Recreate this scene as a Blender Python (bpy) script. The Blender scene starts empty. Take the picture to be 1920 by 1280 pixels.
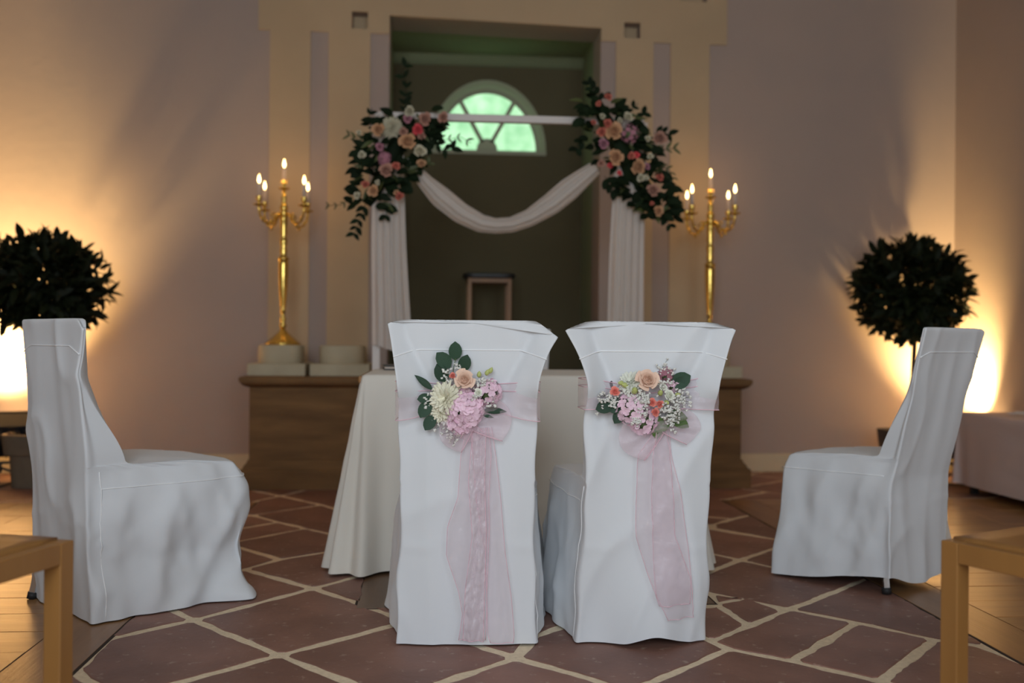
import bpy, bmesh, math, random
from mathutils import Vector, Matrix, Euler, noise
C = bpy.context.scene.collection
R = math.radians
PI = math.pi
sc = bpy.context.scene

# ------------------------------------------------------------------ camera, world, lights, exposure
YAW, ROLL = R(4.7), 0.0085
cam_d = bpy.data.cameras.new('camera')
cam = bpy.data.objects.new('camera', cam_d); C.objects.link(cam)
cam_d.sensor_width = 36.0
cam_d.lens = 36.0 * 1867.0 / 1920.0
cam.location = (0, 0, 0.88)
cam.matrix_world = Matrix.Translation((0, 0, 0.88)) @ Matrix.Rotation(-YAW, 4, 'Z') @ Matrix.Rotation(R(90), 4, 'X') @ Matrix.Rotation(ROLL, 4, 'Z')
cam_d.dof.use_dof = True
cam_d.dof.focus_distance = 2.95
cam_d.dof.aperture_fstop = 1.75
sc.camera = cam
sc.view_settings.view_transform = 'Standard'
sc.view_settings.look = 'None'
sc.view_settings.exposure = 0.0
sc.view_settings.gamma = 1.0
sc.view_settings.use_curve_mapping = False
sc.cycles.use_denoising = True
sc.cycles.max_bounces = 10
sc.cycles.transparent_max_bounces = 16
sc.cycles.sample_clamp_indirect = 6.0

world = bpy.data.worlds.new('world'); sc.world = world
world.use_nodes = True
world.node_tree.nodes['Background'].inputs[0].default_value = (0.75, 0.85, 1.0, 1)
world.node_tree.nodes['Background'].inputs[1].default_value = 0.25

def area(name, loc, target, sx, sy, power, col):
    d = bpy.data.lights.new(name, 'AREA'); d.shape = 'RECTANGLE'; d.size = sx; d.size_y = sy
    d.energy = power; d.color = col
    o = bpy.data.objects.new(name, d); C.objects.link(o)
    o.location = loc
    o.rotation_euler = (Vector(target) - Vector(loc)).to_track_quat('-Z', 'Y').to_euler()
    return o
def spot(name, loc, target, power, col, ang, blend=1.0, rad=0.06):
    d = bpy.data.lights.new(name, 'SPOT'); d.energy = power; d.color = col
    d.spot_size = R(ang); d.spot_blend = blend; d.shadow_soft_size = rad
    o = bpy.data.objects.new(name, d); C.objects.link(o)
    o.location = loc
    o.rotation_euler = (Vector(target) - Vector(loc)).to_track_quat('-Z', 'Y').to_euler()
    return o
# daylight through the two tall windows of the rear wall
area('daylight_window', (-0.9, -2.15, 2.15), (-0.5, 3.0, 0.6), 1.7, 2.3, 104, (0.81, 0.915, 1.0))
area('daylight_window', (1.75, -2.15, 2.15), (1.2, 3.0, 0.6), 1.7, 2.3, 52, (0.81, 0.915, 1.0))
# warm floodlights standing in the two far corners
WARM = (1.0, 0.67, 0.27)
spot('floodlight_beam', (-2.66, 6.36, 0.46), (-2.83, 6.72, 1.35), 600, WARM, 120, 1.0, 0.07)
spot('floodlight_beam', (3.49, 6.24, 0.44), (3.74, 6.72, 1.08), 300, WARM, 124, 1.0, 0.06)

# ------------------------------------------------------------------ helpers
def mat(name, color=(0.8, 0.8, 0.8), rough=0.6, metal=0.0, noise_scale=None, color2=None, bump=0.0, bump_scale=40.0,
        stretch=(1, 1, 1), emis=None, estr=0.0, spec=0.5, sheen=0.0, trans=0.0, coat=0.0, detail=6.0, contrast=(0.3, 0.7), objvar=0.0, sss=0.0):
    m = bpy.data.materials.new(name); m.use_nodes = True
    nt = m.node_tree; N = nt.nodes; L = nt.links
    b = N['Principled BSDF']
    b.inputs['Base Color'].default_value = (*color, 1)
    b.inputs['Roughness'].default_value = rough
    b.inputs['Metallic'].default_value = metal
    b.inputs['Specular IOR Level'].default_value = spec
    b.inputs['Sheen Weight'].default_value = sheen
    b.inputs['Coat Weight'].default_value = coat
    if trans: b.inputs['Transmission Weight'].default_value = trans
    if emis:
        b.inputs['Emission Color'].default_value = (*emis, 1); b.inputs['Emission Strength'].default_value = estr
    tc = N.new('ShaderNodeTexCoord'); mp = N.new('ShaderNodeMapping')
    mp.inputs['Scale'].default_value = stretch
    L.new(tc.outputs['Object'], mp.inputs[0])
    src = None
    if color2:
        nz = N.new('ShaderNodeTexNoise'); nz.inputs['Scale'].default_value = noise_scale or 5.0; nz.inputs['Detail'].default_value = detail
        L.new(mp.outputs[0], nz.inputs['Vector'])
        rp = N.new('ShaderNodeValToRGB')
        rp.color_ramp.elements[0].position = contrast[0]; rp.color_ramp.elements[1].position = contrast[1]
        rp.color_ramp.elements[0].color = (*color, 1); rp.color_ramp.elements[1].color = (*color2, 1)
        L.new(nz.outputs['Fac'], rp.inputs[0]); src = rp.outputs[0]
        L.new(src, b.inputs['Base Color'])
    if objvar:
        oi = N.new('ShaderNodeObjectInfo'); hs = N.new('ShaderNodeHueSaturation')
        mr = N.new('ShaderNodeMapRange'); mr.inputs['To Min'].default_value = 1 - objvar; mr.inputs['To Max'].default_value = 1 + objvar
        L.new(oi.outputs['Random'], mr.inputs['Value']); L.new(mr.outputs[0], hs.inputs['Value'])
        if src is not None: L.new(src, hs.inputs['Color'])
        else: hs.inputs['Color'].default_value = (*color, 1)
        L.new(hs.outputs[0], b.inputs['Base Color'])
    if bump:
        nb = N.new('ShaderNodeTexNoise'); nb.inputs['Scale'].default_value = bump_scale; nb.inputs['Detail'].default_value = 5
        L.new(mp.outputs[0], nb.inputs['Vector'])
        bp = N.new('ShaderNodeBump'); bp.inputs['Strength'].default_value = bump; bp.inputs['Distance'].default_value = 0.01
        L.new(nb.outputs['Fac'], bp.inputs['Height']); L.new(bp.outputs[0], b.inputs['Normal'])
    return m

def sheer(name, col, opacity, rough=0.35, tint=(1, 1, 1)):
    """thin woven sheer cloth: part of the light passes straight through the mesh of threads"""
    m = bpy.data.materials.new(name); m.use_nodes = True
    nt = m.node_tree; N = nt.nodes; L = nt.links
    b = N['Principled BSDF']; out = N['Material Output']
    b.inputs['Base Color'].default_value = (*col, 1); b.inputs['Roughness'].default_value = rough
    b.inputs['Specular IOR Level'].default_value = 0.8; b.inputs['Sheen Weight'].default_value = 0.4
    tc = N.new('ShaderNodeTexCoord'); nb = N.new('ShaderNodeTexNoise'); nb.inputs['Scale'].default_value = 28; nb.inputs['Detail'].default_value = 4
    L.new(tc.outputs['Object'], nb.inputs['Vector'])
    bp = N.new('ShaderNodeBump'); bp.inputs['Strength'].default_value = 0.7; bp.inputs['Distance'].default_value = 0.012
    L.new(nb.outputs['Fac'], bp.inputs['Height']); L.new(bp.outputs[0], b.inputs['Normal'])
    tl = N.new('ShaderNodeBsdfTranslucent'); tl.inputs[0].default_value = (*col, 1)
    m1 = N.new('ShaderNodeMixShader'); m1.inputs[0].default_value = 0.3
    L.new(b.outputs[0], m1.inputs[1]); L.new(tl.outputs[0], m1.inputs[2])
    tr = N.new('ShaderNodeBsdfTransparent'); tr.inputs[0].default_value = (*tint, 1)
    m2 = N.new('ShaderNodeMixShader'); m2.inputs[0].default_value = opacity
    L.new(tr.outputs[0], m2.inputs[1]); L.new(m1.outputs[0], m2.inputs[2])
    L.new(m2.outputs[0], out.inputs['Surface'])
    return m

class MB:
    def __init__(s): s.v = []; s.f = []
    def add(s, vs, fs):
        o = len(s.v); s.v += [tuple(p) for p in vs]; s.f += [tuple(i + o for i in f) for f in fs]
    def box(s, x0, x1, y0, y1, z0, z1, M=None):
        vs = [Vector((x, y, z)) for z in (z0, z1) for y in (y0, y1) for x in (x0, x1)]
        if M is not None: vs = [M @ p for p in vs]
        s.add(vs, [(0, 2, 3, 1), (4, 5, 7, 6), (0, 1, 5, 4), (2, 6, 7, 3), (0, 4, 6, 2), (1, 3, 7, 5)])
        return s
    def grid(s, rows, close_u=False, cap0=False, cap1=False):
        n = len(rows[0]); m = len(rows); fs = []
        for j in range(m - 1):
            for i in range(n if close_u else n - 1):
                a = j * n + i; b = j * n + (i + 1) % n
                fs.append((a, b, b + n, a + n))
        if cap0: fs.append(tuple(reversed(range(n))))
        if cap1: fs.append(tuple((m - 1) * n + i for i in range(n)))
        s.add([p for r in rows for p in r], fs); return s
    def lathe(s, prof, seg=20, M=None, sx=1.0, sy=1.0):
        rows = []
        for r, z in prof:
            row = [Vector((r * sx * math.cos(2 * PI * k / seg), r * sy * math.sin(2 * PI * k / seg), z)) for k in range(seg)]
            if M is not None: row = [M @ p for p in row]
            rows.append(row)
        s.grid(rows, True, True, True); return s
    def tube(s, pts, r, seg=8, caps=True):
        pts = [Vector(p) for p in pts]; n = len(pts)
        rr = r if isinstance(r, (list, tuple)) else [r] * n
        rows = []; up = None
        for i, p in enumerate(pts):
            t = (pts[min(i + 1, n - 1)] - pts[max(i - 1, 0)]).normalized()
            if up is None:
                up = Vector((0, 0, 1)) if abs(t.z) < 0.9 else Vector((1, 0, 0))
            a = t.cross(up).normalized(); b = a.cross(t).normalized(); up = b
            rows.append([p + (a * math.cos(2 * PI * k / seg) + b * math.sin(2 * PI * k / seg)) * rr[i] for k in range(seg)])
        s.grid(rows, True, caps, caps); return s
    def ball(s, c, r, seg=8, rings=5, sz=1.0):
        c = Vector(c)
        rows = [[c + Vector((r * math.sin(PI * j / rings) * math.cos(2 * PI * k / seg), r * math.sin(PI * j / rings) * math.sin(2 * PI * k / seg), r * sz * math.cos(PI * j / rings))) for k in range(seg)] for j in range(1, rings)]
        s.grid(rows, True, True, True); return s
    def mesh(s, name, m, smooth=True):
        me = bpy.data.meshes.new(name)
        me.from_pydata(s.v, [], s.f); me.update()
        bm = bmesh.new(); bm.from_mesh(me); bmesh.ops.recalc_face_normals(bm, faces=bm.faces); bm.to_mesh(me); bm.free()
        if m: me.materials.append(m)
        if smooth: me.polygons.foreach_set('use_smooth', [True] * len(me.polygons))
        return me
    def build(s, name, m, parent=None, smooth=True, bevel=0.0, subsurf=0, auto=None, solid=0.0):
        return link(name, s.mesh(name, m, smooth), parent, bevel, subsurf, auto, solid)

def link(name, me, parent=None, bevel=0.0, subsurf=0, auto=None, solid=0.0):
    o = bpy.data.objects.new(name, me); C.objects.link(o)
    if parent: o.parent = parent
    if solid:
        d = o.modifiers.new('thick', 'SOLIDIFY'); d.thickness = solid; d.offset = 0
    if bevel:
        d = o.modifiers.new('bevel', 'BEVEL'); d.width = bevel; d.segments = 2; d.limit_method = 'ANGLE'; d.angle_limit = R(40)
    if subsurf:
        d = o.modifiers.new('sub', 'SUBSURF'); d.levels = subsurf; d.render_levels = subsurf
    if auto is not None:
        me.polygons.foreach_set('use_smooth', [True] * len(me.polygons))
        try: me.set_sharp_from_angle(angle=R(auto))
        except Exception: pass
    return o

def tag(o, label=None, cat=None, group=None, kind=None):
    if label: o['label'] = label
    if cat: o['category'] = cat
    if group: o['group'] = group
    if kind: o['kind'] = kind
    return o
def empty(name, loc=(0, 0, 0), rz=0.0, parent=None):
    o = bpy.data.objects.new(name, None); C.objects.link(o); o.empty_display_size = 0.1
    o.location = loc; o.rotation_euler = (0, 0, rz)
    if parent: o.parent = parent
    return o
def struct(o): o['kind'] = 'structure'; return o
def place(o, loc, axis=(0, 0, 1), spin=0.0, scale=1.0, up=None):
    """stand an object on loc with its local z along axis (and local y towards up when given)"""
    z = Vector(axis).normalized()
    u = Vector(up) if up is not None else (Vector((0, 0, 1)) if abs(z.z) < 0.95 else Vector((0, 1, 0)))
    x = u.cross(z)
    if x.length < 1e-4: x = Vector((1, 0, 0)).cross(z)
    x.normalize(); y = z.cross(x)
    M = Matrix((x, y, z)).transposed().to_4x4() @ Matrix.Rotation(spin, 4, 'Z')
    o.matrix_local = Matrix.Translation(loc) @ M @ Matrix.Scale(scale, 4)
    return o
def lerp(a, b, t): return a + (b - a) * t
def sstep(t):
    t = max(0.0, min(1.0, t)); return t * t * (3 - 2 * t)
def interp(tab, t):
    """piecewise-smooth table lookup: tab = [(t, v, v...)...] sorted by t"""
    if t <= tab[0][0]: return tab[0][1:]
    for a, b in zip(tab, tab[1:]):
        if t <= b[0]:
            k = (t - a[0]) / (b[0] - a[0])
            return tuple(lerp(p, q, k) for p, q in zip(a[1:], b[1:]))
    return tab[-1][1:]

# ------------------------------------------------------------------ materials
M_wall = mat('wall_plaster', (0.43, 0.335, 0.285), 0.9, noise_scale=1.3, color2=(0.385, 0.31, 0.275), bump=0.12, bump_scale=14)
M_beige = mat('beige_limewash', (0.56, 0.41, 0.255), 0.9, noise_scale=1.6, color2=(0.49, 0.36, 0.225), bump=0.12, bump_scale=14)
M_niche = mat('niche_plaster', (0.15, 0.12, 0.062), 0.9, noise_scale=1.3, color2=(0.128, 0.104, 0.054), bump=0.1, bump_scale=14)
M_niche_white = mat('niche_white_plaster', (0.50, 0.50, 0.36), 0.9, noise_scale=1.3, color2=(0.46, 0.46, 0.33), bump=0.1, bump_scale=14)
M_niche_side = mat('niche_white_plaster_dim_green', (0.30, 0.33, 0.19), 0.9, noise_scale=1.3, color2=(0.27, 0.30, 0.17), bump=0.1, bump_scale=14)  # white niche plaster, the dim green window light put into its colour
M_cream = mat('cream_paint', (0.66, 0.55, 0.36), 0.6, noise_scale=3, color2=(0.60, 0.50, 0.33))
M_white_wall = mat('ceiling_white', (0.7, 0.68, 0.64), 0.9, noise_scale=2, color2=(0.66, 0.64, 0.6))
M_mortar = mat('sandy_mortar', (0.88, 0.72, 0.51), 0.95, noise_scale=60, color2=(0.72, 0.58, 0.40), bump=0.3, bump_scale=160)
M_creamstone = mat('cream_stone', (0.55, 0.47, 0.32), 0.8, noise_scale=9, color2=(0.48, 0.40, 0.27), bump=0.15, bump_scale=60)
M_sand = mat('brown_sandstone', (0.25, 0.13, 0.048), 0.85, noise_scale=5, color2=(0.14, 0.070, 0.026), stretch=(0.5, 0.5, 3.0), bump=0.3, bump_scale=40)
M_cover = mat('white_cover_cloth', (0.75, 0.765, 0.79), 0.85, sheen=0.15, bump=0.05, bump_scale=900, spec=0.25)
M_seam = mat('white_seam_thread', (0.96, 0.96, 0.97), 0.5)
M_linen = mat('ivory_tablecloth', (0.80, 0.755, 0.68), 0.88, sheen=0.1, bump=0.08, bump_scale=700, spec=0.25)
M_pinklinen = mat('dusty_table_drape', (0.62, 0.50, 0.47), 0.88, bump=0.08, bump_scale=700, spec=0.25)
M_chiffon = sheer('white_chiffon', (0.80, 0.73, 0.68), 0.90, 0.7)
M_organza = sheer('pink_organza', (0.95, 0.79, 0.85), 0.24, 0.15, (1.0, 0.985, 0.99))
M_organza_fold = sheer('gathered_pink_organza', (0.96, 0.86, 0.91), 0.46, 0.12, (1.0, 0.985, 0.99))
M_orghem = mat('pink_organza_hem', (0.86, 0.56, 0.64), 0.5)
M_oak = mat('oak_varnished', (0.36, 0.17, 0.045), 0.42, noise_scale=7, color2=(0.27, 0.12, 0.030), stretch=(1.0, 1.0, 0.12), bump=0.05, bump_scale=60)
M_plank = mat('oak_floor_plank', (0.36, 0.19, 0.075), 0.30, noise_scale=5, color2=(0.24, 0.12, 0.045), stretch=(0.25, 3.0, 1), bump=0.08, bump_scale=30, objvar=0.18)
M_plank_y = mat('oak_floor_border', (0.34, 0.175, 0.07), 0.32, noise_scale=5, color2=(0.23, 0.11, 0.042), stretch=(3.0, 0.25, 1), bump=0.08, bump_scale=30, objvar=0.18)
M_hatch = mat('dark_hatch_board', (0.17, 0.095, 0.05), 0.4, noise_scale=5, color2=(0.12, 0.066, 0.034), stretch=(3.0, 0.25, 1), bump=0.08, bump_scale=30, objvar=0.1)
M_gap = mat('dark_floor_gap', (0.035, 0.02, 0.012), 0.9)
M_chrome = mat('chrome_tube', (0.75, 0.75, 0.76), 0.2, 1.0)
M_rubber = mat('black_rubber', (0.015, 0.015, 0.016), 0.6)
M_black = mat('black_lacquer', (0.02, 0.02, 0.022), 0.45)
M_gold = mat('polished_gold', (0.83, 0.56, 0.14), 0.18, 1.0, bump=0.1, bump_scale=30)
M_wax = mat('white_wax', (0.66, 0.54, 0.45), 0.5, spec=0.4)
M_flame = mat('candle_flame', (1, 0.8, 0.4), 0.5, emis=(1.0, 0.72, 0.30), estr=8.0)
M_wick = mat('wick', (0.03, 0.02, 0.015), 0.9)
M_whitepaint = mat('white_painted_wood', (0.72, 0.66, 0.62), 0.5)
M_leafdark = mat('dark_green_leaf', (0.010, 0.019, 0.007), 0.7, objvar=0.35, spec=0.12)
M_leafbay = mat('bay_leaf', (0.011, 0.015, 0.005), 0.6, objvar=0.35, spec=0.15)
M_leafeuc = mat('eucalyptus_leaf', (0.022, 0.055, 0.030), 0.6, objvar=0.2, noise_scale=30, color2=(0.034, 0.075, 0.042), spec=0.3)
M_leafgreen = mat('fresh_green_leaf', (0.085, 0.16, 0.03), 0.5, objvar=0.2)
M_leaflight = mat('pale_green_leaf', (0.07, 0.085, 0.022), 0.55, objvar=0.25)
M_stem = mat('green_stem', (0.10, 0.14, 0.05), 0.6)
M_bark = mat('brown_bark', (0.06, 0.04, 0.022), 0.85, noise_scale=30, color2=(0.035, 0.024, 0.014), bump=0.4, bump_scale=60)
M_pot = mat('taupe_planter', (0.14, 0.105, 0.068), 0.6, noise_scale=20, color2=(0.115, 0.086, 0.056))
M_potdark = mat('charcoal_planter', (0.045, 0.04, 0.035), 0.6)
M_soil = mat('potting_soil', (0.03, 0.02, 0.014), 0.95, bump=0.6, bump_scale=80)
def petal(name, c, c2): return mat(name, c, 0.6, noise_scale=12, color2=c2, spec=0.2, sheen=0.1, objvar=0.08)
M_peach = petal('peach_petal', (0.90, 0.60, 0.45), (0.92, 0.70, 0.56))
M_peachd = petal('apricot_petal', (0.58, 0.29, 0.14), (0.62, 0.37, 0.21))
M_coral = petal('coral_petal', (0.82, 0.19, 0.15), (0.86, 0.33, 0.26))
M_red = petal('red_petal', (0.72, 0.05, 0.07), (0.78, 0.12, 0.13))
M_dusty = petal('dusty_pink_petal', (0.44, 0.21, 0.15), (0.49, 0.27, 0.20))
M_mauve = petal('mauve_petal', (0.42, 0.16, 0.21), (0.48, 0.23, 0.28))
M_pink = petal('pink_petal', (0.89, 0.57, 0.71), (0.93, 0.73, 0.81))
M_creamp = petal('cream_petal', (0.86, 0.81, 0.60), (0.89, 0.86, 0.72))
M_creamp_dim = petal('dimmed_cream_petal', (0.56, 0.50, 0.34), (0.60, 0.55, 0.41))  # cream petal darkened: the weak daylight at the arch is in the colour
M_coral_dim = petal('dimmed_coral_petal', (0.56, 0.12, 0.08), (0.60, 0.20, 0.14))  # coral petal darkened the same way, dim arch light painted in
M_whitep = petal('white_petal', (0.84, 0.84, 0.70), (0.88, 0.88, 0.80))
M_gyp = mat('tiny_white_blossom', (0.82, 0.80, 0.74), 0.7)
M_bud = mat('green_bud', (0.42, 0.50, 0.12), 0.5, noise_scale=20, color2=(0.60, 0.62, 0.25))
def slab_material():
    m = mat('red_sandstone_slab', (0.29, 0.145, 0.106), 0.55, noise_scale=4.0, color2=(0.205, 0.100, 0.074), bump=0.25, bump_scale=22, objvar=0.16, contrast=(0.35, 0.65))
    nt = m.node_tree; N = nt.nodes; L = nt.links; b = N['Principled BSDF']
    prev = b.inputs['Base Color'].links[0].from_socket
    tc = N['Texture Coordinate']
    nz = N.new('ShaderNodeTexNoise'); nz.inputs['Scale'].default_value = 26; nz.inputs['Detail'].default_value = 5; nz.inputs['Roughness'].default_value = 0.6
    L.new(tc.outputs['Object'], nz.inputs['Vector'])
    rp = N.new('ShaderNodeValToRGB'); rp.color_ramp.elements[0].position = 0.60; rp.color_ramp.elements[1].position = 0.70
    rp.color_ramp.elements[0].color = (0, 0, 0, 1); rp.color_ramp.elements[1].color = (0.55, 0.55, 0.55, 1)
    L.new(nz.outputs['Fac'], rp.inputs[0])
    mx = N.new('ShaderNodeMix'); mx.data_type = 'RGBA'
    L.new(rp.outputs[0], mx.inputs['Factor']); L.new(prev, mx.inputs['A']); mx.inputs['B'].default_value = (0.52, 0.40, 0.31, 1)
    L.new(mx.outputs['Result'], b.inputs['Base Color'])
    return m
M_slab = slab_material()
def lit_pane():
    m = bpy.data.materials.new('old_glass_lit_by_garden'); m.use_nodes = True
    nt = m.node_tree; N = nt.nodes; L = nt.links; b = N['Principled BSDF']
    b.inputs['Base Color'].default_value = (0.3, 0.45, 0.3, 1); b.inputs['Roughness'].default_value = 0.15
    tc = N.new('ShaderNodeTexCoord'); nz = N.new('ShaderNodeTexNoise'); nz.inputs['Scale'].default_value = 9; nz.inputs['Detail'].default_value = 4
    L.new(tc.outputs['Object'], nz.inputs['Vector'])
    rp = N.new('ShaderNodeValToRGB'); e = rp.color_ramp.elements
    e[0].position = 0.32; e[0].color = (0.26, 0.60, 0.30, 1); e[1].position = 0.68; e[1].color = (0.56, 0.94, 0.58, 1)
    L.new(nz.outputs['Fac'], rp.inputs[0]); L.new(rp.outputs[0], b.inputs['Emission Color'])
    b.inputs['Emission Strength'].default_value = 1.15
    return m
M_pane = lit_pane()

# ------------------------------------------------------------------ room shell
XL, XR, YB, ZC = -2.80, 3.655, 6.70, 4.30
NX0, NX1, NZ0, NZL, NZR = -0.287, 1.140, 0.655, 3.048, 3.012      # altar niche opening
HOLES = [(-0.537, -0.431, 2.952, 3.066), (1.298, 1.409, 2.950, 3.056), (1.685, 1.871, 3.214, 3.36), (-1.01, -0.825, 3.214, 3.36)]

def pierced(xs, zs, solid, y0, y1, ztop=None):
    """a slab of wall between y0 (front) and y1 (back), made of cells; open cells get their reveals"""
    mb = MB(); xs = sorted(set(xs)); zs = sorted(set(zs))
    def P(x, y, z): return (x, y, ztop(x, z) if ztop else z)
    n, k = len(xs) - 1, len(zs) - 1
    S = [[solid((xs[i] + xs[i + 1]) / 2, (zs[j] + zs[j + 1]) / 2) for j in range(k)] for i in range(n)]
    for i in range(n):
        for j in range(k):
            if not S[i][j]: continue
            a, b, c, d = xs[i], xs[i + 1], zs[j], zs[j + 1]
            mb.add([P(a, y0, c), P(b, y0, c), P(b, y0, d), P(a, y0, d)], [(0, 1, 2, 3)])
            mb.add([P(a, y1, c), P(b, y1, c), P(b, y1, d), P(a, y1, d)], [(3, 2, 1, 0)])
            for (di, dj, q) in ((-1, 0, (P(a, y0, c), P(a, y0, d), P(a, y1, d), P(a, y1, c))), (1, 0, (P(b, y0, c), P(b, y1, c), P(b, y1, d), P(b, y0, d))),
                                (0, -1, (P(a, y0, c), P(a, y1, c), P(b, y1, c), P(b, y0, c))), (0, 1, (P(a, y0, d), P(b, y0, d), P(b, y1, d), P(a, y1, d)))):
                ii, jj = i + di, j + dj
                if not (0 <= ii < n and 0 <= jj < k) or not S[ii][jj]: mb.add(list(q), [(0, 1, 2, 3)])
    return mb
def in_hole(x, z): return any(a < x < b and c < z < d for a, b, c, d in HOLES)
def in_niche(x, z): return NX0 < x < NX1 and NZ0 < z < NZL
def slant(x, z):
    return lerp(NZL, NZR, (x - NX0) / (NX1 - NX0)) if abs(z - NZL) < 1e-4 and NX0 - .01 <= x <= NX1 + .01 else z
hx = [v for h in HOLES for v in h[:2]]; hz = [v for h in HOLES for v in h[2:]]
TW = 0.32
wb = pierced([XL, XR, NX0, NX1] + hx, [-0.05, ZC, NZ0, NZL] + hz, lambda x, z: not in_niche(x, z) and not in_hole(x, z), YB, YB + TW, slant)
wall_back = struct(wb.build('wall_back', M_wall, smooth=False))
for h in HOLES:      # blind square recesses: a back plate closes each
    MB().box(h[0] - .02, h[1] + .02, YB + 0.10, YB + 0.14, h[2] - .02, h[3] + .02).build('recess_back', M_beige, wall_back, smooth=False)
struct(MB().box(XL - .2, XL, -2.55, YB + .3, -0.05, ZC).build('wall_left', M_wall, smooth=False))
struct(MB().box(XR, XR + .2, -2.55, YB + .3, -0.05, ZC).build('wall_right', M_wall, smooth=False))
struct(MB().box(XL - .2, XR + .2, -2.55, YB + .3, ZC, ZC + .15).build('ceiling', M_white_wall, smooth=False))
WO = [(-1.8, 0.0, 0.65, 3.3), (0.85, 2.65, 0.65, 3.3)]
wr = pierced([XL, XR] + [v for h in WO for v in h[:2]], [-0.05, ZC, 0.65, 3.3], lambda x, z: not any(a < x < b and c < z < d for a, b, c, d in WO), -2.25, -2.55)
struct(wr.build('wall_rear', M_wall, smooth=False))
# painted order: pilasters and the lintel stand a little proud of the plaster
YP = YB - 0.012
for k, (a, b) in enumerate([(-1.071, -0.806), (-0.687, -0.413), (1.244, 1.502), (1.621, 1.892)]):
    struct(MB().box(a, b, YP, YB, 0.66, 2.925).build('trim_%d' % (k + 1), M_beige, smooth=False))
lt = pierced([-1.147, 2.012, NX0, NX1] + hx, [2.9251, ZC, NZL] + hz, lambda x, z: not in_niche(x, z) and not in_hole(x, z), YP, YB, slant)
struct(lt.build('trim_5', M_beige, smooth=False))
struct(MB().box(XL, -1.06, YB - .02, YB, 0, 0.122).build('baseboard_back', M_cream, smooth=False, bevel=.004))
struct(MB().box(1.91, XR, YB - .02, YB, 0, 0.122).build('baseboard_back', M_cream, smooth=False, bevel=.004))
struct(MB().box(XR - .02, XR, -2.2, YB - .02, 0, 0.122).build('baseboard_right', M_cream, smooth=False, bevel=.004))
struct(MB().box(XL, XL + .02, -2.2, YB - .02, 0, 0.122).build('baseboard_left', M_cream, smooth=False, bevel=.004))

# ---- niche behind the opening
NY = 7.65; A0, A1, NCZ = NX0 - 0.012, NX1 + 0.02, 3.06
EX, EZ, ERX, ERZ = 0.428, 2.345, 0.452, 0.545          # half-round window: outer edge of its splayed reveal
def arch(rx, rz, n=28): return [(EX - rx * math.cos(PI * k / n), EZ + rz * math.sin(PI * k / n)) for k in range(n + 1)]
nb_ = MB(); ar = arch(ERX, ERZ)
def q4(mb, a, b, c, d): mb.add([a, b, c, d], [(0, 1, 2, 3)])
q4(nb_, (A0 - .1, NY, .6), (A1 + .1, NY, .6), (A1 + .1, NY, EZ), (A0 - .1, NY, EZ))
q4(nb_, (A0 - .1, NY, EZ), (ar[0][0], NY, EZ), (ar[0][0], NY, 3.2), (A0 - .1, NY, 3.2))
q4(nb_, (ar[-1][0], NY, EZ), (A1 + .1, NY, EZ), (A1 + .1, NY, 3.2), (ar[-1][0], NY, 3.2))
for (x0, z0), (x1, z1) in zip(ar, ar[1:]): q4(nb_, (x0, NY, z0), (x1, NY, z1), (x1, NY, 3.2), (x0, NY, 3.2))
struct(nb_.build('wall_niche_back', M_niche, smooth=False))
y0 = YB + TW
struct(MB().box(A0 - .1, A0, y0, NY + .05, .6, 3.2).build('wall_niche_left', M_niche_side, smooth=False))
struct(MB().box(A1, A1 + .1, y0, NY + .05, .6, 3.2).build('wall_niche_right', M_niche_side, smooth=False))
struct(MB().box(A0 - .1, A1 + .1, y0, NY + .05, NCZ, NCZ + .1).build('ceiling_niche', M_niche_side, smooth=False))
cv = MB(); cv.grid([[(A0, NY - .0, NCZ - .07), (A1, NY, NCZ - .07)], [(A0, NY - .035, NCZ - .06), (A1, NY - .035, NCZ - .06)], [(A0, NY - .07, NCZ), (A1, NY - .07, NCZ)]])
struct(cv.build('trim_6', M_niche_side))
struct(MB().box(NX0 - .05, NX1 + .05, YB - .02, NY + .05, .58, .655).build('floor_niche', M_sand, smooth=False))
# ---- half-round window
win = struct(empty('window_1', (EX, NY, EZ)))
def rel(p): return (p[0] - EX, p[1] - NY, p[2] - EZ)
GRX, GRZ, GY = 0.385, 0.468, NY + 0.13
m = MB(); o1, o2, o3 = arch(ERX, ERZ), arch(0.425, 0.512), arch(GRX, GRZ)
m.grid([[rel((x, NY, z)) for x, z in o1], [rel((x, NY + .02, z)) for x, z in o2], [rel((x, GY - .03, z)) for x, z in arch(0.412, 0.497)], [rel((x, GY - .03, z)) for x, z in o3], [rel((x, GY + .03, z)) for x, z in o3]])
m.build('window_frame', M_niche_white, win)
MB().box(-ERX, ERX, -.012, .16, -.03, 0.0).build('window_sill', M_niche_white, win, smooth=False)
MB().box(-GRX, GRX, .095, .15, 0.0, .022).build('bottom_rail', M_niche_white, win, smooth=False)
HR = 0.082
hb = MB(); rows = []
for y in (.095, .15): rows.append([(-HR * math.cos(PI * k / 12), y, .02 + 1.15 * HR * math.sin(PI * k / 12)) for k in range(13)])
hb.grid(rows); n = 13; hb.add(rows[0], [tuple(range(n))]); hb.build('window_hub', M_niche_white, win)
SP = [R(57), R(123)]
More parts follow.
